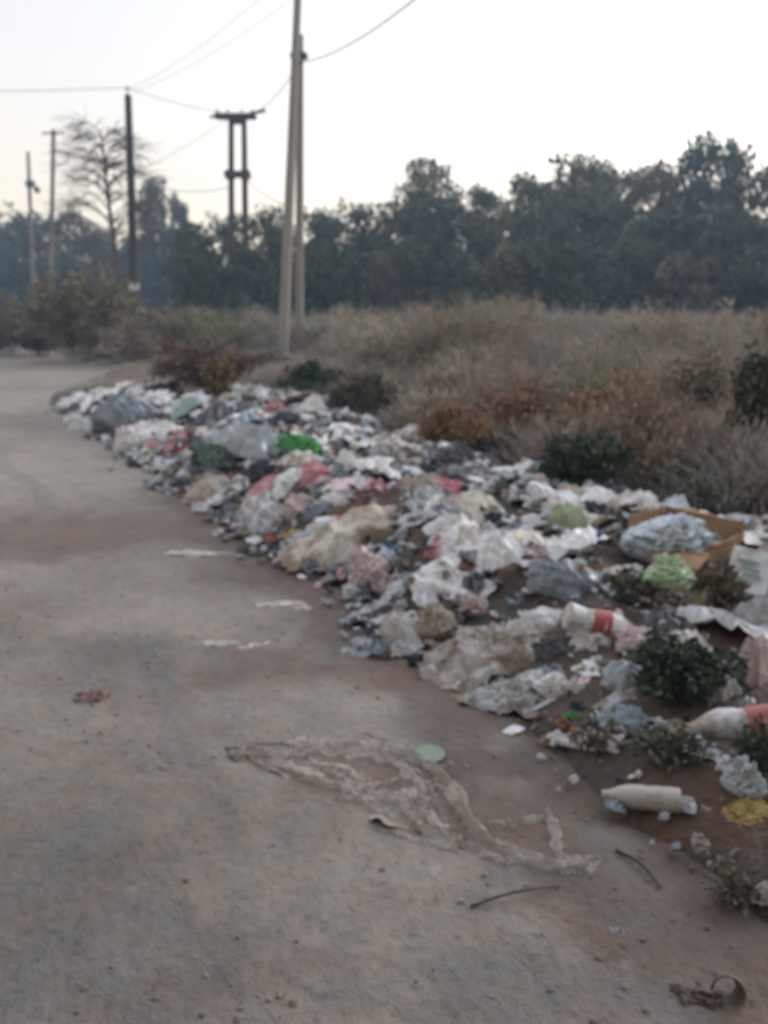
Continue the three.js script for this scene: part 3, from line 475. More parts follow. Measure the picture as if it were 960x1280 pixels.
function puffShape(seed) {                                           // loose bag: domed crumpled skin, gathered folds, ragged foot
  const q = rng(seed), rim = 56, rad = 16, pos = [0, 1, 0], uv = [0.5, 0.5], idx = [], o = [q() * 60, q() * 60], asp = 0.75 + 0.25 * q(), nf = 5 + Math.floor(q() * 5), ph = q() * 6, pw = 2 + 1.6 * q(), ox = (q() - 0.5) * 0.3;
  for (let k = 1; k <= rad; k++) for (let j = 0; j < rim; j++) {
    const t = j / rim * 6.2832, r0 = k / rad, c = Math.cos(t), sn = Math.sin(t), out = 0.5 * (1 + 0.26 * n2(c * 1.2 + o[0], sn * 1.2 + o[1]) + 0.12 * n2(c * 3.4 + o[1], sn * 3.4));
    const gather = Math.sin(t * nf + ph + 1.6 * n2(c * 2 + o[1], sn * 2 + r0)), rr1 = r0 * (1 + 0.05 * gather * sst(0.25, 1, r0)), x = c * rr1 * out, z = sn * rr1 * out * asp;
    const a = 1 - 2 * Math.abs(n2(x * 2.2 + o[0], z * 2.2 + o[1])), b = 1 - 2 * Math.abs(n2((x + 0.1 * a) * 5 + o[1], z * 4 + o[0])), cc = 1 - 2 * Math.abs(n2(x * 11 + o[0], z * 11));
    const dome = 1 - Math.pow(r0, pw), y = dome * (0.74 + 0.2 * a + ox * c) + (0.075 * b + 0.012 * cc + 0.045 * gather * r0) * (1 - 0.6 * sst(0.8, 1, r0)) + 0.04 * r0 * (1 + a);
    pos.push(x, Math.max(0.015, y), z); uv.push(x + 0.5, z + 0.5);
  }
  pos[1] = 0; for (let j = 0; j < rim; j++) pos[1] += pos[(1 + j) * 3 + 1] / rim;
  for (let j = 0; j < rim; j++) idx.push(0, 1 + (j + 1) % rim, 1 + j);
  for (let k = 0; k < rad - 1; k++) for (let j = 0; j < rim; j++) { const a = 1 + k * rim + j, b = 1 + k * rim + (j + 1) % rim, c = a + rim, d = b + rim; idx.push(a, b, c, b, d, c); }
  const g = new THREE.BufferGeometry(); g.setAttribute('position', new THREE.Float32BufferAttribute(pos, 3)); g.setAttribute('uv', new THREE.Float32BufferAttribute(uv, 2)); g.setIndex(idx); return toCreasedNormals(g, 0.6);
}
const bagGeos = Array.from({ length: 12 }, (_, i) => i === 0 || i === 3 || i === 7 ? bagShape(400 + i, i !== 7) : puffShape(400 + i)), sheetGeos = Array.from({ length: 8 }, (_, i) => sheetShape(500 + i)), flatGeos = Array.from({ length: 5 }, (_, i) => sheetShape(560 + i, 0.35, 24, 8));
const lathe = (pts, n = 20) => new THREE.LatheGeometry(pts.map(p => new THREE.Vector2(...p)), n);
function dent(g, seed, k) { const p = g.attributes.position; for (let i = 0; i < p.count; i++) { const x = p.getX(i), y = p.getY(i), z = p.getZ(i), d = 1 + k * n3(x * 4 + seed, y * 4, z * 4); p.setXYZ(i, x * d, y, z * d); } g.computeVertexNormals(); return g; }
const rubMats = {};
function rub(c, kind = 'bag') {
  const k = c.join() + kind; if (rubMats[k]) return rubMats[k];
  const o = { bag: { roughness: 0.5, map: dirtMap }, film: { roughness: 0.45, map: dirtMap }, cloth: { roughness: 0.95, map: heavyDirt, bumpMap: weaveBump, bumpScale: 0.002 }, dirty: { roughness: 0.6, map: heavyDirt }, plastic: { roughness: 0.38, map: dirtMap }, card: { roughness: 0.9, map: dirtMap }, clear: { roughness: 0.25, map: dirtMap, transmission: 0.35, thickness: 0 } }[kind];
  const m = o.transmission ? new THREE.MeshPhysicalMaterial({ side: THREE.DoubleSide, ...o }) : new THREE.MeshStandardMaterial({ side: THREE.DoubleSide, ...o }); m.color.setRGB(...c); return rubMats[k] = m;
}
const C = { white: [0.86, 0.84, 0.83], off: [0.74, 0.705, 0.68], cream: [0.72, 0.65, 0.55], beige: [0.55, 0.47, 0.39], tan: [0.34, 0.25, 0.17], pgrey: [0.58, 0.575, 0.575], grey: [0.25, 0.25, 0.26], dgrey: [0.11, 0.11, 0.12], black: [0.028, 0.028, 0.032], pink: [0.66, 0.33, 0.35], ppink: [0.74, 0.585, 0.57], red: [0.50, 0.065, 0.075], rose: [0.62, 0.17, 0.21], green: [0.10, 0.36, 0.10], lgreen: [0.46, 0.57, 0.36], mgreen: [0.30, 0.42, 0.36], dgreen: [0.05, 0.085, 0.05], pblue: [0.58, 0.63, 0.66], blue: [0.06, 0.16, 0.34], gblue: [0.31, 0.355, 0.39], teal: [0.10, 0.25, 0.27], navy: [0.035, 0.05, 0.10], yellow: [0.50, 0.36, 0.10], pyellow: [0.60, 0.57, 0.36], orange: [0.48, 0.19, 0.07], card: [0.36, 0.22, 0.12], rust: [0.24, 0.10, 0.055] };
// place: pixel of the centre, pixel width and height; the rubbish lies on the ground under it
function spot(px, py, w, h, depth = 0.75) {
  const p = P(px, py + h * 0.42), dist = p.distanceTo(camera.position), th = Math.asin((EYE - p.y) / dist), W = w / FPX * dist, Dp = W * depth;
  const hh = Math.max(0.22 * W, (h / FPX * dist - 0.75 * Dp * Math.sin(th)) / Math.cos(th));
  const back = Dp * 0.42; p.x += p.x / dist * back; p.z += p.z / dist * back; p.y = Math.min(p.y + 0.02, H(p.x, p.z)); return { p, W, Dp, hh };
}
function settle(o, sink = 0.015) { const e = 0.06, x = o.position.x, z = o.position.z; const nrm = V(H(x - e, z) - H(x + e, z), 2 * e, H(x, z - e) - H(x, z + e)).normalize(); const q = new THREE.Quaternion().setFromUnitVectors(V(0, 1, 0), nrm); o.quaternion.premultiply(q); o.position.y = H(x, z) - sink; }
let turn = 0; const taken = [];
function bag(px, py, w, h, c, label, opt = {}) {
  const s = spot(px, py, w, h), m = solo(opt.name ?? 'crumpled_bag', bagGeos[opt.v ?? (turn++ % 12)], rub(c, opt.m ?? 'bag'), label, opt.cat ?? 'plastic bag', opt.group);
  m.position.copy(s.p); m.rotation.y = opt.yaw ?? rr(-0.6, 0.6); m.scale.set(s.W * 1.16, s.hh * 1.05, s.Dp * 1.1); taken.push([s.p.x, s.p.z, s.W * 0.5]); settle(m, 0.02); return m;
}
function sheet(px, py, w, h, c, label, opt = {}) {
  const s = spot(px, py, w, h * 0.8, 0.8), m = solo(opt.name ?? 'plastic_film', (opt.flat ? flatGeos : sheetGeos)[opt.v ?? (turn++ % (opt.flat ? 5 : 8))], rub(c, opt.m ?? 'film'), label, opt.cat ?? 'plastic film', opt.group);
  m.position.copy(s.p); m.rotation.y = opt.yaw ?? rr(-0.5, 0.5); taken.push([s.p.x, s.p.z, s.W * 0.42]); m.scale.set(s.W * 1.12, s.W * (opt.lift ?? 1.15), s.W * (opt.depth ?? 0.95)); settle(m, 0.005); return m;
}
function bottle(px, py, len, yaw, c, label, opt = {}) {               // lying; axis turned by yaw from +x
  const s = spot(px, py, len, len * 0.36, 0.3), g = thing(opt.name ?? 'plastic_bottle', label, 'bottle', opt.group), L = s.W * (opt.k ?? 1), r = L * (opt.fat ?? 0.16);
  const body = [[0, 0], [r * 0.8, 0], [r * 0.97, L * 0.02], [r, L * 0.05], [r, L * 0.2], [r * 0.93, L * 0.23], [r, L * 0.26], [r * 0.94, L * 0.42], [r, L * 0.45], [r * 0.97, L * 0.62], [r * 0.8, L * 0.74], [r * 0.5, L * 0.85], [r * 0.36, L * 0.9], [r * 0.36, L * 0.97], [0, L * 0.97]];
  const tr = geo => geo.rotateZ(-Math.PI / 2).translate(-L / 2, r * 0.9, 0);
  part('body', tr(dent(lathe(body, 22), px, opt.dent ?? 0.16)), rub(c, opt.m ?? 'plastic'), g);
  if (opt.cap) part('cap', tr(lathe([[0, L * 0.915], [r * 0.43, L * 0.915], [r * 0.45, L * 0.99], [r * 0.4, L], [0, L]], 16)), rub(opt.cap, 'plastic'), g);
  if (opt.label) part('label', tr(dent(lathe([[r * 1.0, L * opt.label[1]], [r * 1.035, L * (opt.label[1] + 0.005)], [r * 1.035, L * (opt.label[2] - 0.005)], [r * 1.0, L * opt.label[2]]], 22), px, opt.dent ?? 0.16)), rub(opt.label[0], 'plastic'), g);
  taken.push([s.p.x, s.p.z, L * 0.5]); g.position.copy(s.p); g.rotation.y = yaw; settle(g, opt.sink ?? 0.01); return g;
}
function cup(px, py, w, h, c, label, opt = {}) {
  const s = spot(px, py, w, h, 0.9), r = s.W / 2, hh = Math.max(s.hh, s.W), g = lathe([[0, 0.002], [r * 0.74, 0], [r * 0.78, 0.01], [r, hh], [r * 1.06, hh + 0.004], [r * 1.06, hh + 0.012], [r * 0.97, hh + 0.01], [r * 0.74, 0.012], [0, 0.012]], 20);
  const m = solo(opt.name ?? 'plastic_cup', dent(g, px, 0.06), rub(c, 'plastic'), label, opt.cat ?? 'cup', opt.group); m.position.copy(s.p); settle(m, 0.01); if (opt.tip) { m.rotateX(opt.tip[0]); m.rotateZ(opt.tip[1]); m.position.y += r * 0.8; } return m;
}
function tray(px, py, w, h, c, label, opt = {}) {                      // shallow open tray or flattened carton
  const s = spot(px, py, w, h, 0.5), L = s.W, Dp = L * (opt.depth ?? 0.5), t = 0.006, hh = L * (opt.rise ?? 0.14), g = thing(opt.name ?? 'foam_tray', label, opt.cat ?? 'tray', opt.group);
  part('base', box(L, t, Dp, 0, t / 2, 0), rub(c, 'card'), g);
  for (const k of [-1, 1]) { const e = box(L, hh, t); e.rotateX(k * 0.45); e.translate(0, hh / 2, k * (Dp / 2 + hh * 0.2)); part('side', e, rub(c, 'card'), g); const f = box(t, hh, Dp); f.rotateZ(-k * 0.45); f.translate(k * (L / 2 + hh * 0.2), hh / 2 + 0.002, 0); part('side', f, rub(c, 'card'), g); }
  g.position.copy(s.p); g.rotation.y = opt.yaw ?? 0.2; settle(g, 0.005); return g;
}
// --- far end of the pile
bag(165, 517, 72, 36, C.gblue, 'large grey blue bag at the far end of the rubbish', { v: 1 });
bag(167, 552, 36, 28, C.off, 'off white bundle lying at the road side of the far end');
sheet(135, 497, 60, 18, C.white, 'white film spread behind the grey blue bag');
bag(104, 531, 34, 18, C.pgrey, 'pale grey bag at the very tip of the rubbish'); bag(128, 537, 26, 16, C.dgrey, 'small dark bag next to the tip of the rubbish');
bag(92, 522, 22, 12, C.off, 'small off white bag poking out toward the road end');
sheet(205, 505, 44, 18, C.off, 'off white film between the grey blue and greenish bags');
bag(236, 511, 44, 26, C.mgreen, 'pale green grey bag in the far part of the pile'); bag(270, 521, 44, 34, C.dgrey, 'dark bag with a pale strip lying on it', { v: 2 });
sheet(268, 506, 40, 12, C.white, 'white strip lying over the dark bag', { flat: true }); bag(289, 538, 16, 14, C.pyellow, 'small pale yellow packet in front of the dark bag', { cat: 'packet' });
bag(346, 530, 62, 28, C.black, 'shiny black bag behind the bright green one', { v: 4 }); sheet(332, 500, 40, 26, C.beige, 'beige rag heaped under the rust coloured bush', { name: 'rag', m: 'cloth', cat: 'rag' });
sheet(362, 502, 56, 26, C.pgrey, 'grey rag at the back of the far end', { name: 'rag', m: 'cloth', cat: 'rag' }); bag(392, 508, 30, 18, C.off, 'off white bag below the green weeds of the pole');
bag(308, 562, 88, 52, C.pblue, 'big pale blue translucent bag in the far middle of the pile', { m: 'clear', v: 5 }); bag(283, 570, 40, 40, C.mgreen, 'sea green bag tucked against the big pale blue bag', { m: 'clear' });
sheet(344, 566, 26, 14, C.pyellow, 'pale yellow paper on the big pale blue bag', { name: 'paper_sheet', m: 'card', cat: 'paper', flat: true }); bag(371, 562, 58, 36, C.green, 'bright green bag beside the big pale blue bag', { v: 7 });
bag(325, 590, 60, 26, C.black, 'black bag under the big pale blue bag'); bag(396, 593, 40, 32, C.pink, 'pink bag in front of the bright green bag'); bag(404, 604, 30, 20, C.ppink, 'pale pink bag under the pink bag');
bag(431, 582, 32, 22, C.white, 'round white bag right of the pink bag', { v: 3 }); bag(289, 601, 26, 16, C.rose, 'small red rag below the big pale blue bag', { name: 'rag', m: 'cloth', cat: 'rag' });
tray(292, 615, 42, 14, C.white, 'white foam tray beside the red rag'); tray(300, 628, 36, 12, C.pyellow, 'flat pale yellow carton at the road side of the pile', { name: 'carton', cat: 'carton', rise: 0.08 });
cup(337, 630, 20, 24, C.white, 'white plastic cup standing at the pile edge'); bag(375, 631, 34, 28, C.ppink, 'dusty pink bag right of the white cup'); sheet(264, 631, 40, 16, C.off, 'off white film beside the pale yellow carton'); tray(305, 650, 30, 10, C.white, 'thin white tray lying out on the road edge', { rise: 0.06 });
// --- middle
bag(467, 606, 32, 22, C.pink, 'pink bag left of the beige bag in the middle'); bag(528, 611, 44, 30, C.beige, 'beige bag between two pink ones'); bag(553, 611, 48, 28, C.rose, 'rose red bag in the middle of the pile', { v: 6 }); bag(506, 604, 26, 18, C.ppink, 'blush bag against the beige bag');
bag(418, 622, 44, 24, C.off, 'off white bag below the round white bag'); bag(398, 640, 34, 20, C.gblue, 'slate bag left of the red banded bottle'); bottle(440, 650, 96, 0.12, C.white, 'long white bottle with a red band in the middle of the pile', { label: [[0.5, 0.16, 0.16], 0.3, 0.55], m: 'dirty', sink: 0.04, dent: 0.35, fat: 0.13 });
bag(440, 676, 150, 50, C.cream, 'large cream sack soiled brown at the road side', { m: 'dirty', v: 8 }); sheet(385, 685, 66, 30, C.pgrey, 'grey film at the torn end of the cream sack'); bag(415, 690, 44, 24, C.tan, 'brown wet cardboard lump under the cream sack', { name: 'cardboard_lump', m: 'dirty', cat: 'cardboard' });
bag(478, 690, 44, 16, C.blue, 'blue plastic piece on the end of the cream sack', { v: 1 }); bag(470, 710, 42, 46, C.ppink, 'white and pink knotted bag below the blue piece', { v: 0 }); sheet(424, 719, 42, 14, C.pink, 'flat pink wrapper on the road beside the pile', { name: 'wrapper', cat: 'wrapper', flat: true });
bag(441, 735, 22, 20, C.white, 'small white ball of plastic next to the pink wrapper'); bag(490, 744, 30, 22, C.white, 'white paper ball below the white and pink bag');
sheet(548, 712, 100, 30, C.rust, 'rust brown flattened cardboard in the middle of the pile', { name: 'flattened_cardboard', m: 'dirty', cat: 'cardboard', lift: 0.6 }); sheet(562, 736, 92, 40, C.white, 'white crumpled film below the rust brown cardboard', { v: 2 });
bag(606, 632, 76, 36, C.cream, 'big cream bag in the middle back of the pile', { v: 1 }); bag(607, 652, 48, 14, C.navy, 'dark blue garment strip in front of the cream bag', { name: 'rag', m: 'cloth', cat: 'rag' }); bag(585, 645, 40, 24, C.off, 'off white bag left of the dark blue strip');
bag(626, 692, 56, 42, C.white, 'white bulging bag in the centre of the pile', { v: 5 }); bag(654, 668, 62, 42, C.cream, 'cream bag behind the white bulging bag'); bag(668, 690, 36, 24, C.ppink, 'pale pink bag touching the white bulging bag');
bag(522, 657, 22, 10, C.white, 'bright white scrap left of the cream bags', { name: 'foil_scrap', cat: 'scrap' }); bag(596, 758, 30, 26, C.ppink, 'round pale pink bag below the white crumpled film', { v: 3 }); bag(546, 778, 46, 44, C.beige, 'peach beige bag at the lower edge of the pile'); bag(506, 782, 50, 38, C.off, 'grey white bag beside the peach beige bag');
sheet(458, 762, 52, 30, C.pgrey, 'grey crumpled film at the road edge', { v: 4 }); sheet(452, 812, 50, 22, C.gblue, 'slate grey film flattened onto the road', { flat: true }); sheet(500, 812, 50, 22, C.pgrey, 'pale grey film flattened below the grey white bag');
bag(662, 786, 90, 48, C.off, 'large off white bag at the front of the pile', { v: 2 }); sheet(600, 830, 150, 60, [0.56, 0.51, 0.465], 'wide dusty beige cloth spilling onto the road', { name: 'dusty_cloth', m: 'cloth', cat: 'cloth', v: 3 }); sheet(628, 872, 90, 44, C.pgrey, 'striped grey cloth in front of the dusty beige one', { name: 'dusty_cloth', m: 'cloth', cat: 'cloth', v: 6 });
sheet(640, 911, 26, 16, C.white, 'small white paper scrap on the road before the grey cloth', { name: 'paper_scrap', m: 'card', cat: 'paper', flat: true }); bag(690, 812, 44, 26, C.dgrey, 'dark grey bag beside the large off white bag'); bag(530, 820, 34, 20, C.off, 'off white wad against the beige cloth');
// --- right side
bag(674, 618, 50, 32, C.white, 'white bag with folded end below the dark green shrub', { yaw: -0.6 }); bag(690, 627, 26, 16, C.pink, 'pink flap on the white bag below the shrub'); bag(706, 655, 50, 36, C.lgreen, 'light green bag in the back part of the pile', { v: 4 }); bag(740, 669, 20, 22, C.blue, 'small blue container beside the light green bag', { v: 6 });
bag(684, 598, 26, 10, C.teal, 'teal scrap at the foot of the dark green shrub'); bag(832, 690, 96, 66, C.pblue, 'large pale blue white sack in front of the cardboard box', { yaw: -0.5, v: 7 }); bag(800, 678, 44, 40, C.white, 'white end of film beside the large pale blue white sack');
bag(702, 738, 86, 36, C.gblue, 'blue grey see through bag in the middle front', { m: 'clear', v: 5 }); bag(716, 714, 50, 26, C.white, 'white bag resting above the blue grey one'); bag(776, 742, 56, 26, C.dgreen, 'dark green bag below the pale blue white sack');
bag(829, 768, 58, 34, C.dgrey, 'dark grey bag under the light green bundle', { v: 8 }); bag(830, 744, 58, 38, C.lgreen, 'light green bundle sitting on the dark grey bag', { v: 3 }).position.y += 0.1; bag(876, 748, 36, 42, C.pyellow, 'pale yellow green bag behind the light green bundle');
bottle(752, 780, 100, -0.12, C.white, 'white bottle with a square red label at the front of the pile', { label: [[0.46, 0.09, 0.09], 0.3, 0.52], fat: 0.155, dent: 0.3, m: 'dirty', cap: C.off, sink: 0.03 }); bag(736, 802, 56, 26, C.off, 'off white bag under the red labelled bottle'); bag(792, 800, 50, 28, C.ppink, 'dusty pale bag right of the red labelled bottle'); bag(850, 806, 52, 36, C.off, 'off white bag above the dark green weed');
sheet(905, 788, 100, 50, C.pgrey, 'wide grey film beside the straw', { v: 1 }); bag(945, 770, 50, 40, C.pgrey, 'grey bag below the printed packet'); bag(935, 830, 40, 60, C.ppink, 'pale pink bag right of the dark green weed');
bag(786, 842, 56, 38, C.pblue, 'white and teal bag in front of the weed', { v: 1 }); bag(806, 848, 34, 24, C.teal, 'teal plastic piece at the end of the white and teal bag'); bag(772, 876, 70, 30, C.pgrey, 'grey dusty bag below the white and teal bag', { m: 'dirty' });
bag(706, 855, 18, 20, C.white, 'white plastic bow beside the foam offcut'); bag(724, 856, 18, 20, C.white, 'round white plastic ball touching the white bow', { v: 3 }); tray(686, 877, 60, 10, C.white, 'long flat white foam offcut at the pile edge', { name: 'foam_offcut', cat: 'foam', depth: 0.16, rise: 0.03 });
bag(714, 893, 26, 16, C.green, 'small green wrapper below the foam offcut', { name: 'wrapper', cat: 'wrapper' }); bag(722, 909, 28, 12, C.orange, 'small orange wrapper below the green one', { name: 'wrapper', cat: 'wrapper' }); bag(722, 880, 18, 14, C.navy, 'tiny navy cap next to the foam offcut');
sheet(752, 932, 56, 22, C.ppink, 'torn pale pink shreds at the road edge', { name: 'torn_shreds' }); sheet(775, 908, 70, 30, C.gblue, 'slate film above the torn shreds', { v: 3 });
bottle(800, 998, 88, Math.PI - 0.32, [0.54, 0.475, 0.41], 'pale dusty bottle lying alone on the road', { fat: 0.15, dent: 0.1, m: 'plastic', sink: 0.012 });
bottle(915, 906, 104, Math.PI - 0.12, C.white, 'big white bottle with a red label beside the green weed', { fat: 0.175, dent: 0.26, label: [[0.46, 0.12, 0.1], 0.1, 0.36], m: 'dirty', sink: 0.03 }); bag(948, 888, 44, 24, C.navy, 'navy cloth behind the big white bottle', { name: 'rag', m: 'cloth', cat: 'rag' });
bag(928, 976, 40, 46, C.pblue, 'round pale blue knotted bag among the weeds', { v: 0 }); sheet(912, 955, 30, 30, C.white, 'white plastic strips behind the pale blue bag', { v: 5, lift: 1.6 }); bag(930, 1017, 54, 22, C.yellow, 'yellow crushed packet near the road edge', { name: 'crushed_packet', cat: 'packet', m: 'dirty' });
sheet(872, 944, 40, 16, C.pgrey, 'grey torn film below the big white bottle', { v: 4 }); bag(812, 905, 44, 22, C.off, 'off white bag in front of the dark green weed'); bag(880, 1010, 26, 14, C.ppink, 'small pale pink bag by the yellow packet'); sheet(700, 925, 34, 16, C.off, 'off white torn film beside the orange wrapper', { v: 2 }); bag(660, 850, 40, 26, C.white, 'white bag behind the foam offcut'); sheet(845, 915, 46, 20, C.beige, 'beige rag below the dark green weed', { name: 'rag', m: 'cloth', cat: 'rag' }); bag(905, 858, 40, 30, C.pgrey, 'grey bag right behind the dark green weed');
bag(958, 1112, 26, 26, C.white, 'white bag by the low dark weed at the road edge'); bag(960, 700, 40, 40, C.pgrey, 'grey bag beside the cardboard box');
sheet(905, 612, 26, 22, C.ppink, 'pale paper caught in the straw tuft', { name: 'paper_scrap', m: 'card', cat: 'paper' }); sheet(900, 640, 40, 24, C.beige, 'beige rag behind the cardboard box', { name: 'rag', m: 'cloth', cat: 'rag' });
{ // paper caught in the dark green shrub
  const p = P(714, 606), g = solo('paper_scrap', flatGeos[1], rub(C.white, 'card'), 'white paper scrap caught in the dark green shrub', 'paper'); p.y += 0.27; g.position.copy(p); g.rotation.set(1.1, 0.3, 0); g.scale.set(0.11, 0.14, 0.13);
}
{ // printed packet
  const s = spot(934, 722, 46, 50), g = thing('printed_packet', 'white packet with grey green print leaning on the straw', 'packet'); const b = new THREE.BoxGeometry(s.W, s.W * 1.1, 0.035, 8, 8, 1), pp = b.attributes.position;
  for (let i = 0; i < pp.count; i++) pp.setZ(i, pp.getZ(i) + 0.012 * n2(pp.getX(i) * 12, pp.getY(i) * 12)); b.computeVertexNormals(); part('packet', b, rub(C.white, 'bag'), g);
  for (const [x, y, w, h] of [[-0.1, 0.2, 0.5, 0.09], [0.05, 0.02, 0.36, 0.06], [0.08, -0.12, 0.42, 0.05], [-0.12, -0.28, 0.3, 0.08]]) part('print', box(s.W * w, s.W * h, 0.004, s.W * x, s.W * y, 0.031), rub(C.mgreen, 'bag'), g);
  g.position.copy(s.p); g.position.y += s.W * 0.42; g.rotation.set(-0.5, -0.4, -0.35);
}
{ // cardboard box, opened and collapsed
  const p0 = P(806, 668), p1 = P(905, 702), g = thing('cardboard_box', 'brown opened cardboard box collapsed at the back of the pile', 'box'), L = p0.distanceTo(p1) * 0.98, ang = Math.atan2(-(p1.z - p0.z), p1.x - p0.x), hh = 0.17;
  const m = rub(C.card, 'card'), m2 = m; g.position.copy(p0.clone().lerp(p1, 0.5)); g.rotation.y = ang; g.position.y = H(g.position.x, g.position.z) + 0.02;
  const W = 0.34, t = 0.008, wall = (w, h, ry, x, y, z, rx = 0, rz = 0) => { const b = new THREE.BoxGeometry(w, h, t, 6, 4, 1), q = b.attributes.position; for (let i = 0; i < q.count; i++) q.setZ(i, q.getZ(i) + 0.012 * n2(q.getX(i) * 6 + x, q.getY(i) * 6)); b.rotateX(rx); b.rotateZ(rz); b.rotateY(ry); b.translate(x, y, z); b.computeVertexNormals(); return b; };
  part('side', wall(L, hh, 0, 0, hh / 2, -W / 2, -0.12), m, g); part('side', wall(L, hh * 0.5, 0, 0, hh * 0.24, W / 2, 0.5), m2, g);
  part('end_panel', wall(W, hh, Math.PI / 2, -L / 2, hh / 2, 0), m, g); part('end_panel', wall(W, hh * 0.7, Math.PI / 2, L / 2, hh * 0.3, 0, 0.3), m, g); part('bottom', box(L * 0.98, t, W * 0.98, 0, 0.0, 0), m2, g);
  part('flap', wall(L * 0.5, hh * 0.7, 0, -L * 0.2, hh - 0.02, -W / 2 - 0.08, -1.75), m, g); part('flap', wall(L * 0.5, 0.2, 0.2, L * 0.36, 0.05, W / 2 + 0.14, -1.35), m2, g);
}
// --- smaller rubbish between: alike pieces in a few kinds
const fillers = [
  ['small_bag', 'bag', C.white, 'small crumpled white bag in the rubbish', 'small white bags', 105], ['small_bag', 'bag', C.off, 'small crumpled off white bag in the rubbish', 'small off white bags', 91], ['small_bag', 'bag', C.pgrey, 'small crumpled grey bag in the rubbish', 'small grey bags', 57], ['small_bag', 'bag', C.dgrey, 'small crumpled charcoal bag in the rubbish', 'small charcoal bags', 22], ['small_bag', 'bag', C.black, 'small crumpled black bag in the rubbish', 'small black bags', 30], ['small_bag', 'bag', C.ppink, 'small crumpled pale pink bag in the rubbish', 'small pale pink bags', 24], ['small_bag', 'bag', C.beige, 'small crumpled beige bag in the rubbish', 'small beige bags', 24], ['small_bag', 'bag', C.gblue, 'small crumpled slate blue bag in the rubbish', 'small slate blue bags', 16],
  ['small_bag', 'bag', C.pink, 'small crumpled pink bag in the rubbish', 'small pink bags', 14], ['small_bag', 'bag', C.lgreen, 'small crumpled pale green bag in the rubbish', 'small pale green bags', 12], ['small_bag', 'bag', C.pblue, 'small crumpled pale blue bag in the rubbish', 'small pale blue bags', 34], ['small_wrapper', 'film', C.red, 'small red wrapper in the rubbish', 'small red wrappers', 12], ['small_wrapper', 'film', C.blue, 'small blue wrapper in the rubbish', 'small blue wrappers', 12], ['small_wrapper', 'film', C.yellow, 'small yellow wrapper in the rubbish', 'small yellow wrappers', 8], ['small_film', 'film', C.white, 'small sheet of white film in the rubbish', 'white film pieces', 120], ['small_film', 'film', C.pgrey, 'small sheet of grey film in the rubbish', 'grey film pieces', 50], ['small_rag', 'cloth', C.grey, 'small grey rag in the rubbish', 'small grey rags', 36], ['small_rag', 'cloth', C.tan, 'small brown rag in the rubbish', 'small brown rags', 24], ['small_rag', 'cloth', C.black, 'small black rag in the rubbish', 'small black rags', 40]];
for (const [name, kind, c, label, group, n] of fillers) for (let i = 0; i < n; i++) {
  const dark = c === C.black || c === C.dgrey, a = 2.0 + 13.2 * Math.pow(R(), 1.25), e = edgeS(a), o = outerS(a), u = dark ? Math.pow(R(), 0.6) : R(), s = lerp(e + 0.1, o, u), [x, z] = toXZ(s, a);
  if (a < 2.1 || (a < 2.9 && R() < 0.7) || (dark && a < 3.6) || (a < 3.4 && s < e + 0.55 && R() < 0.8)) continue;
  if (taken.some(([tx, tz, tr]) => Math.hypot(x - tx, z - tz) < tr + 0.06)) continue;
  const size = name === 'small_wrapper' ? rr(0.07, 0.14) : rr(0.17, 0.42), m = solo(name, kind === 'bag' ? pick(bagGeos) : kind === 'film' ? pick(sheetGeos) : pick(sheetGeos), rub(c, kind === 'bag' && R() < 0.3 ? 'dirty' : kind), label, kind === 'bag' ? 'plastic bag' : kind === 'film' ? 'plastic film' : 'rag', group);
  m.position.set(x, 0, z); m.rotation.y = R() * 6.28; if (kind === 'bag') m.scale.set(size * rr(0.9, 1.4), size * rr(0.22, 0.55), size * rr(0.8, 1.2)); else { const k = size * 1.35; m.scale.set(k, k * rr(0.5, 1.1), k * rr(0.7, 1.1)); }
  settle(m, kind === 'bag' ? 0.025 : 0.0);
}
for (const [c, label, group, n] of [[C.white, 'little white scrap of bag low in the rubbish', 'little white scraps', 110], [C.gblue, 'little slate blue scrap of bag low in the rubbish', 'little slate blue scraps', 60], [C.dgrey, 'little charcoal scrap of bag low in the rubbish', 'little charcoal scraps', 60], [C.ppink, 'little pale pink scrap of bag low in the rubbish', 'little pale pink scraps', 40]]) for (let i = 0; i < n; i++) {
  const a = 2.0 + 7 * R(), e = edgeS(a), s = lerp(e + 0.05, outerS(a), R()), [x, z] = toXZ(s, a); if (taken.some(([tx, tz, tr]) => Math.hypot(x - tx, z - tz) < tr * 0.8)) continue;
  const k = rr(0.07, 0.16), m = solo('bag_scrap', R() < 0.5 ? pick(sheetGeos) : pick(bagGeos), rub(c, 'bag'), label, 'scrap', group); m.position.set(x, 0, z); m.rotation.y = R() * 6.28; m.scale.set(k * rr(1, 1.5), k * rr(0.4, 0.9), k); settle(m, 0.006);
}
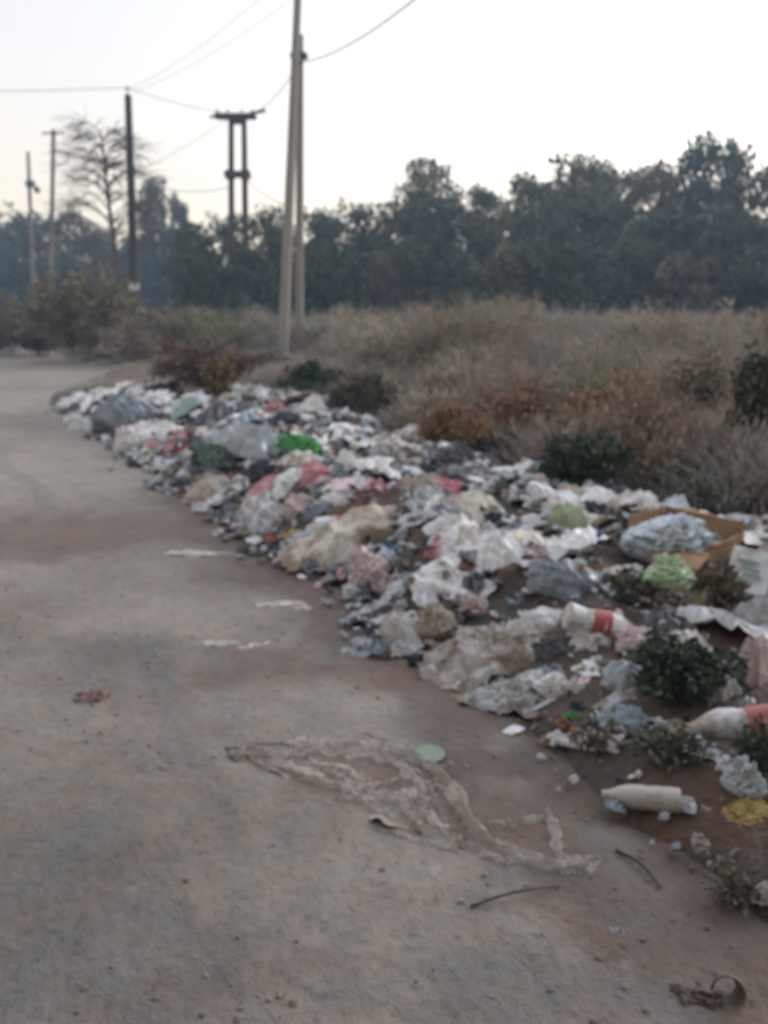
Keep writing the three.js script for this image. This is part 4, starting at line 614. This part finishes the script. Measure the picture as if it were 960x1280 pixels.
for (const [c, m, label, group, n] of [[[0.55, 0.6, 0.6], 'clear', 'small clear drink bottle in the rubbish', 'small clear bottles', 16], [C.white, 'plastic', 'small white bottle in the rubbish', 'small white bottles', 10], [[0.1, 0.22, 0.12], 'clear', 'small green drink bottle in the rubbish', 'small green bottles', 7]]) for (let i = 0; i < n; i++) {
  const a = 1.6 + 13 * R(), s = lerp(edgeS(a) + 0.15, outerS(a) - 0.2, R()), [x, z] = toXZ(s, a), L = rr(0.17, 0.27), r = L * 0.15; if (a < 3 || taken.some(([tx, tz, tr]) => Math.hypot(x - tx, z - tz) < tr + 0.04)) continue; const g = thing('drink_bottle', label, 'bottle', group), tr = geo => geo.rotateZ(-Math.PI / 2).translate(-L / 2, r, 0);
  part('body', tr(dent(lathe([[0, 0], [r * 0.85, 0], [r, L * 0.04], [r, L * 0.3], [r * 0.9, L * 0.34], [r, L * 0.38], [r, L * 0.6], [r * 0.7, L * 0.78], [r * 0.36, L * 0.88], [r * 0.36, L * 0.96], [0, L * 0.96]], 16), i * 3, 0.25)), rub(c, m), g);
  part('cap', tr(lathe([[0, L * 0.92], [r * 0.44, L * 0.92], [r * 0.44, L], [0, L]], 12)), rub(pick([C.white, C.red, C.blue]), 'plastic'), g);
  g.position.set(x, 0, z); g.rotation.y = R() * 6.28; settle(g, 0.005);
}
{ // crumbs of rubbish nobody could count
  const q = flatGeos[3].clone(), list = [], list2 = [], cols = [C.white, C.off, C.pgrey, C.grey, C.dgrey, C.black, C.tan, C.beige, C.ppink, C.gblue, C.white, C.white, C.off, C.rust, C.cream, C.gblue, C.dgrey, C.pblue];
  for (let i = 0; i < 8500; i++) {
    const a = -0.5 + 16.2 * R(); if (a < 2 && R() < 0.6) continue; const e = edgeS(a), o = outerS(a), s = e - 0.12 + (o - e + 0.25) * R() + (R() < 0.03 ? -0.3 * R() : 0), [x, z] = toXZ(s, a), k = rr(0.03, 0.09) * (R() < 0.15 ? 2 : 1) * (a < 2.8 ? 0.45 : 1);
    (k < 0.05 && R() < 0.1 ? list2 : list).push([x, H(x, z) + 0.01 + 0.05 * R() * sst(0.05, 0.5, s - e), z, k, k * rr(0.8, 2.2), R() * 6.28, (() => { const q0 = rr(0.5, 0.9); return pick(cols).map(v => v * q0); })(), [rr(-0.7, 0.7), rr(-0.7, 0.7)]]);
  }
  const tiny = sheetShape(611, 1.2, 15, 5), lump = new THREE.IcosahedronGeometry(0.5, 2); { const p = lump.attributes.position; for (let i = 0; i < p.count; i++) { const x = p.getX(i), y = p.getY(i), z = p.getZ(i), k = 1 + 0.4 * n3(x * 3, y * 3, z * 3); p.setXYZ(i, x * k, y * k * 0.7, z * k); } lump.computeVertexNormals(); }
  scatter('litter', tiny, mat(1, 1, 1, 0.55), list, 'countless small scraps of paper and plastic over the mound', 'litter'); scatter('litter', lump, mat(1, 1, 1, 0.7), list2, 'countless small lumps of rubbish over the mound', 'litter');
}
// sticks in and near the pile
function stick(pts, r, c, label, group) { return solo('stick', tube(pts, r, r * 0.5, 6, 10), mat(...c, 0.95, { map: woodMap }), label, 'stick', group); }
const up = (p, h) => { p.y += h; return p; };
stick([up(P(588, 1136), 0.006), up(P(640, 1124), 0.02), up(P(700, 1110), 0.006)], 0.0045, [0.13, 0.105, 0.09], 'thin dark stick on the road below the buried sheet');
stick([up(P(900, 1030), 0.01), up(P(940, 1060), 0.06), up(P(952, 1110), 0.01)], 0.004, [0.26, 0.2, 0.15], 'pale bent stalk by the yellow packet');
stick([up(P(770, 1065), 0.006), up(P(800, 1085), 0.015), up(P(826, 1112), 0.006)], 0.006, [0.1, 0.085, 0.075], 'short dark stick on the road below the pale bottle');
for (let i = 0; i < 26; i++) { const a = 1.5 + 13 * R(), s = lerp(edgeS(a), outerS(a) + 0.2, R()), [x, z] = toXZ(s, a), t = R() * 6.28, L = rr(0.2, 0.6), e = V(x + Math.cos(t) * L, 0, z + Math.sin(t) * L); stick([V(x, H(x, z) + 0.06, z), V((x + e.x) / 2, H((x + e.x) / 2, (z + e.z) / 2) + rr(0.1, 0.2), (z + e.z) / 2), V(e.x, H(e.x, e.z) + 0.08, e.z)], rr(0.004, 0.01), pick([[0.14, 0.11, 0.08], [0.07, 0.055, 0.045], [0.25, 0.19, 0.13]]), 'thin stick lying across the rubbish', 'sticks in the rubbish'); }

// ------------------------------------------------------------------ things on the road
sheet(244, 694, 60, 12, [0.66, 0.59, 0.51], 'long pale scrap pressed into the road in line with the cream sack', { name: 'road_scrap', m: 'card', cat: 'scrap', flat: true, depth: 0.35, yaw: 0 }); sheet(285, 692, 30, 8, [0.55, 0.47, 0.4], 'short pale scrap beside the long pressed one', { name: 'road_scrap', m: 'card', cat: 'scrap', flat: true, depth: 0.35, yaw: 0 });
sheet(350, 757, 56, 12, [0.66, 0.58, 0.52], 'pale scrap with dark edge on the road near grey film', { name: 'road_scrap', m: 'card', cat: 'scrap', flat: true, depth: 0.4, yaw: 0.1 }); sheet(379, 759, 20, 12, [0.66, 0.58, 0.52], 'small pale knot at the end of the dark edged scrap', { name: 'road_scrap', m: 'card', cat: 'scrap', v: 1 });
sheet(275, 807, 50, 12, [0.56, 0.52, 0.46], 'greyish pressed scrap on the brown soil patch', { name: 'road_scrap', m: 'card', cat: 'scrap', flat: true, depth: 0.4, yaw: 0 }); sheet(315, 807, 32, 12, [0.74, 0.67, 0.58], 'cream scrap beside the greyish pressed one', { name: 'road_scrap', m: 'card', cat: 'scrap', flat: true, depth: 0.5 });
sheet(117, 869, 34, 20, [0.24, 0.15, 0.12], 'crumpled red brown leaf on the grey gravel patch', { name: 'dry_leaf', m: 'dirty', cat: 'leaf', lift: 0.9 });
{ const p = P(536, 946), g = solo('round_lid', lathe([[0, 0.004], [0.05, 0.004], [0.054, 0.007], [0.058, 0.003], [0.056, 0], [0, 0]], 28), rub([0.24, 0.32, 0.21], 'plastic'), 'pale green round lid beside the buried sheet', 'lid'); g.position.copy(p); g.position.y += 0.008; g.rotation.set(0.1, 0, 0.05); }
{ const s = spot(905, 1234, 40, 28), g = thing('broken_pot', 'broken brown pot fragment on the near road edge', 'pot'), r = s.W * 0.42, m = rub([0.2, 0.13, 0.10], 'dirty'); const sh = new THREE.LatheGeometry([[r * 0.55, 0], [r * 0.7, r * 0.1], [r * 0.95, r * 0.9], [r, r], [r * 0.9, r * 0.98], [r * 0.62, r * 0.12]].map(p => new THREE.Vector2(...p)), 18, 0, 4.1); part('wall', sh, m, g); part('rim', new THREE.TorusGeometry(r * 0.96, r * 0.07, 6, 18, 4.1).rotateX(Math.PI / 2).rotateY(1.57).translate(0, r, 0), rub([0.34, 0.25, 0.2], 'dirty'), g); g.position.copy(s.p); g.position.y = H(s.p.x, s.p.z) + r * 0.35; g.rotation.set(1.1, 0.6, 0.3); }
sheet(868, 1250, 44, 14, [0.13, 0.085, 0.065], 'curled dark brown shard beside the broken pot', { name: 'bark_shard', m: 'dirty', cat: 'shard', lift: 0.9 }); sheet(772, 1163, 18, 12, [0.5, 0.5, 0.58], 'tiny bluish foil on the road', { name: 'foil_scrap', cat: 'scrap' }); sheet(790, 1168, 10, 8, C.off, 'tiny off white crumb beside the bluish foil', { name: 'foil_scrap', cat: 'scrap' });
sheet(268, 1166, 22, 9, [0.34, 0.32, 0.31], 'tiny pale chip on the open road', { name: 'road_scrap', cat: 'scrap', flat: true });
{ // long dirty sheet half buried in the road: a loft between its upper and lower edge, with folds
  const g = thing('buried_sheet', 'long dirty beige sheet half buried in the road with trailing strips', 'sheet');
  const line = pts => new THREE.CatmullRomCurve3(pts.map(([x, y]) => P(x, y)), false, 'centripetal');
  const topC = line([[284, 938], [350, 926], [420, 918], [500, 928], [548, 958], [572, 990]]), botC = line([[292, 950], [345, 968], [410, 1004], [470, 1030], [530, 1046], [588, 1066]]);
  const m = mat(0.43, 0.365, 0.312, 0.9, { map: dirtMap, bumpMap: soilBump, bumpScale: 0.006 });
  const NU = 150, NV = 60, pos = [], uv = [], idx = [];
  for (let i = 0; i <= NU; i++) { const a = topC.getPoint(i / NU), b = botC.getPoint(i / NU); for (let j = 0; j <= NV; j++) {
    const v = j / NV, u = i / NU, vv = clamp(v + (v < 0.1 || v > 0.9 ? 0 : 0.02 * n2(u * 20, v * 6)), 0, 1), x = lerp(a.x, b.x, vv) + 0.012 * n2(u * 14, v * 3 + 9), z = lerp(a.z, b.z, vv) + 0.014 * n2(u * 11 + 4, v * 3);
    const along = (v * 4.2 - u * 1.2) + 0.35 * n2(u * 2.2, v * 1.6), f = 1 - 2 * Math.abs(n2(along * 1.6, u * 0.9 + 3)), f2 = 1 - 2 * Math.abs(n2(along * 4, u * 3)), bury = 0.5 + 0.5 * n2(u * 3.4 + 7, v * 2.8), rim = Math.max(Math.exp(-v * 26), Math.exp(-(1 - v) * 30));
    pos.push(x, H(x, z) - 0.003 + 0.015 * sst(0.1, 1, f) + 0.004 * f2 - 0.009 * sst(0.5, 0.85, bury) + 0.014 * rim * n2(u * 6, 3 + v * 2), z); uv.push(x * 1.4, z * 1.4);
  } }
  for (let i = 0; i < NU; i++) for (let j = 0; j < NV; j++) { const p = i * (NV + 1) + j, q = p + NV + 1; idx.push(p, p + 1, q, p + 1, q + 1, q); }
  const gg = new THREE.BufferGeometry(); gg.setAttribute('position', new THREE.Float32BufferAttribute(pos, 3)); gg.setAttribute('uv', new THREE.Float32BufferAttribute(uv, 2)); gg.setIndex(idx); gg.computeVertexNormals(); part('sheet', gg, m, g);
  const strip = (pts, wpx, hgt) => {                                    // folded trailing band, arched in section
    const c = line(pts), N = 60, M = 8, pos = [], uv = [], idx = [];
    for (let i = 0; i <= N; i++) { const t = i / N, p = c.getPoint(t), T = c.getTangent(t); T.y = 0; T.normalize(); const sx = -T.z, sz = T.x, w = wpx / FPX * p.distanceTo(camera.position) * (1 + 0.35 * n2(t * 6, wpx)) * (0.45 + 0.55 * Math.sin(Math.PI * clamp(t * 0.94 + 0.03, 0, 1)));
      for (let j = 0; j <= M; j++) { const q = j / M * 2 - 1, x = p.x + sx * q * w, z = p.z + sz * q * w; pos.push(x, H(x, z) - 0.004 + 0.72 * hgt * (1 - q * q) * (0.65 + 0.5 * n2(t * 9, q * 1.5 + wpx)) + 0.004 * n2(t * 30, q * 4), z); uv.push(x * 1.4, z * 1.4); } }
    for (let i = 0; i < N; i++) for (let j = 0; j < M; j++) { const p = i * (M + 1) + j, q = p + M + 1; idx.push(p, p + 1, q, p + 1, q + 1, q); }
    const gg = new THREE.BufferGeometry(); gg.setAttribute('position', new THREE.Float32BufferAttribute(pos, 3)); gg.setAttribute('uv', new THREE.Float32BufferAttribute(uv, 2)); gg.setIndex(idx); gg.computeVertexNormals(); part('strip', gg, m, g);
  };
  strip([[520, 945], [562, 980], [582, 1020], [622, 1058], [680, 1080], [730, 1088]], 12, 0.045); strip([[420, 1000], [480, 1002], [520, 988], [545, 978]], 9, 0.034); strip([[530, 1010], [555, 1040], [600, 1066], [650, 1082]], 8, 0.024);
  strip([[600, 1034], [640, 1030], [685, 1022]], 8, 0.03); strip([[684, 1012], [694, 1040], [706, 1076], [750, 1074]], 8, 0.034); strip([[288, 942], [330, 945], [400, 940]], 6, 0.03); strip([[370, 972], [440, 985], [500, 975]], 7, 0.03); strip([[460, 1034], [520, 1050], [572, 1066]], 5, 0.016); strip([[700, 1092], [735, 1086], [752, 1072]], 7, 0.018);
}
{ // pebbles and crumbs of earth
  const g = new THREE.IcosahedronGeometry(0.5, 1), p = g.attributes.position; for (let i = 0; i < p.count; i++) { const x = p.getX(i), y = p.getY(i), z = p.getZ(i), k = 1 + 0.35 * n3(x * 2.5, y * 2.5, z * 2.5); p.setXYZ(i, x * k, y * k * 0.65, z * k); } g.computeVertexNormals();
  const list = []; for (let i = 0; i < 16000; i++) {
    const a = 0.4 + 15 * Math.pow(R(), 1.5), s = rr(-5, edgeS(a)), [x, z] = toXZ(s, a), dn = fbm(x * 0.8 + 3, z * 0.8, 2) + 0.5 * sst(0.7, 0, edgeS(a) - s); if (dn < -0.12 + 0.5 * (R() - 0.5)) continue; const k = 0.004 + 0.018 * Math.pow(R(), 4); list.push([x, roadH(s, a) + 0.001, z, k, k, R() * 6.28, mixc([0.21, 0.185, 0.165], pick([[0.15, 0.125, 0.11], [0.3, 0.28, 0.26], [0.2, 0.13, 0.1]]), R()), [rr(-0.3, 0.3), rr(-0.3, 0.3)]]); }
  scatter('gravel', g, mat(1, 1, 1, 0.9), list, 'pebbles and crumbs of earth on the road', 'gravel');
}
shade(scene);
console.log('things', scene.children.length);
renderer.render(scene, camera);
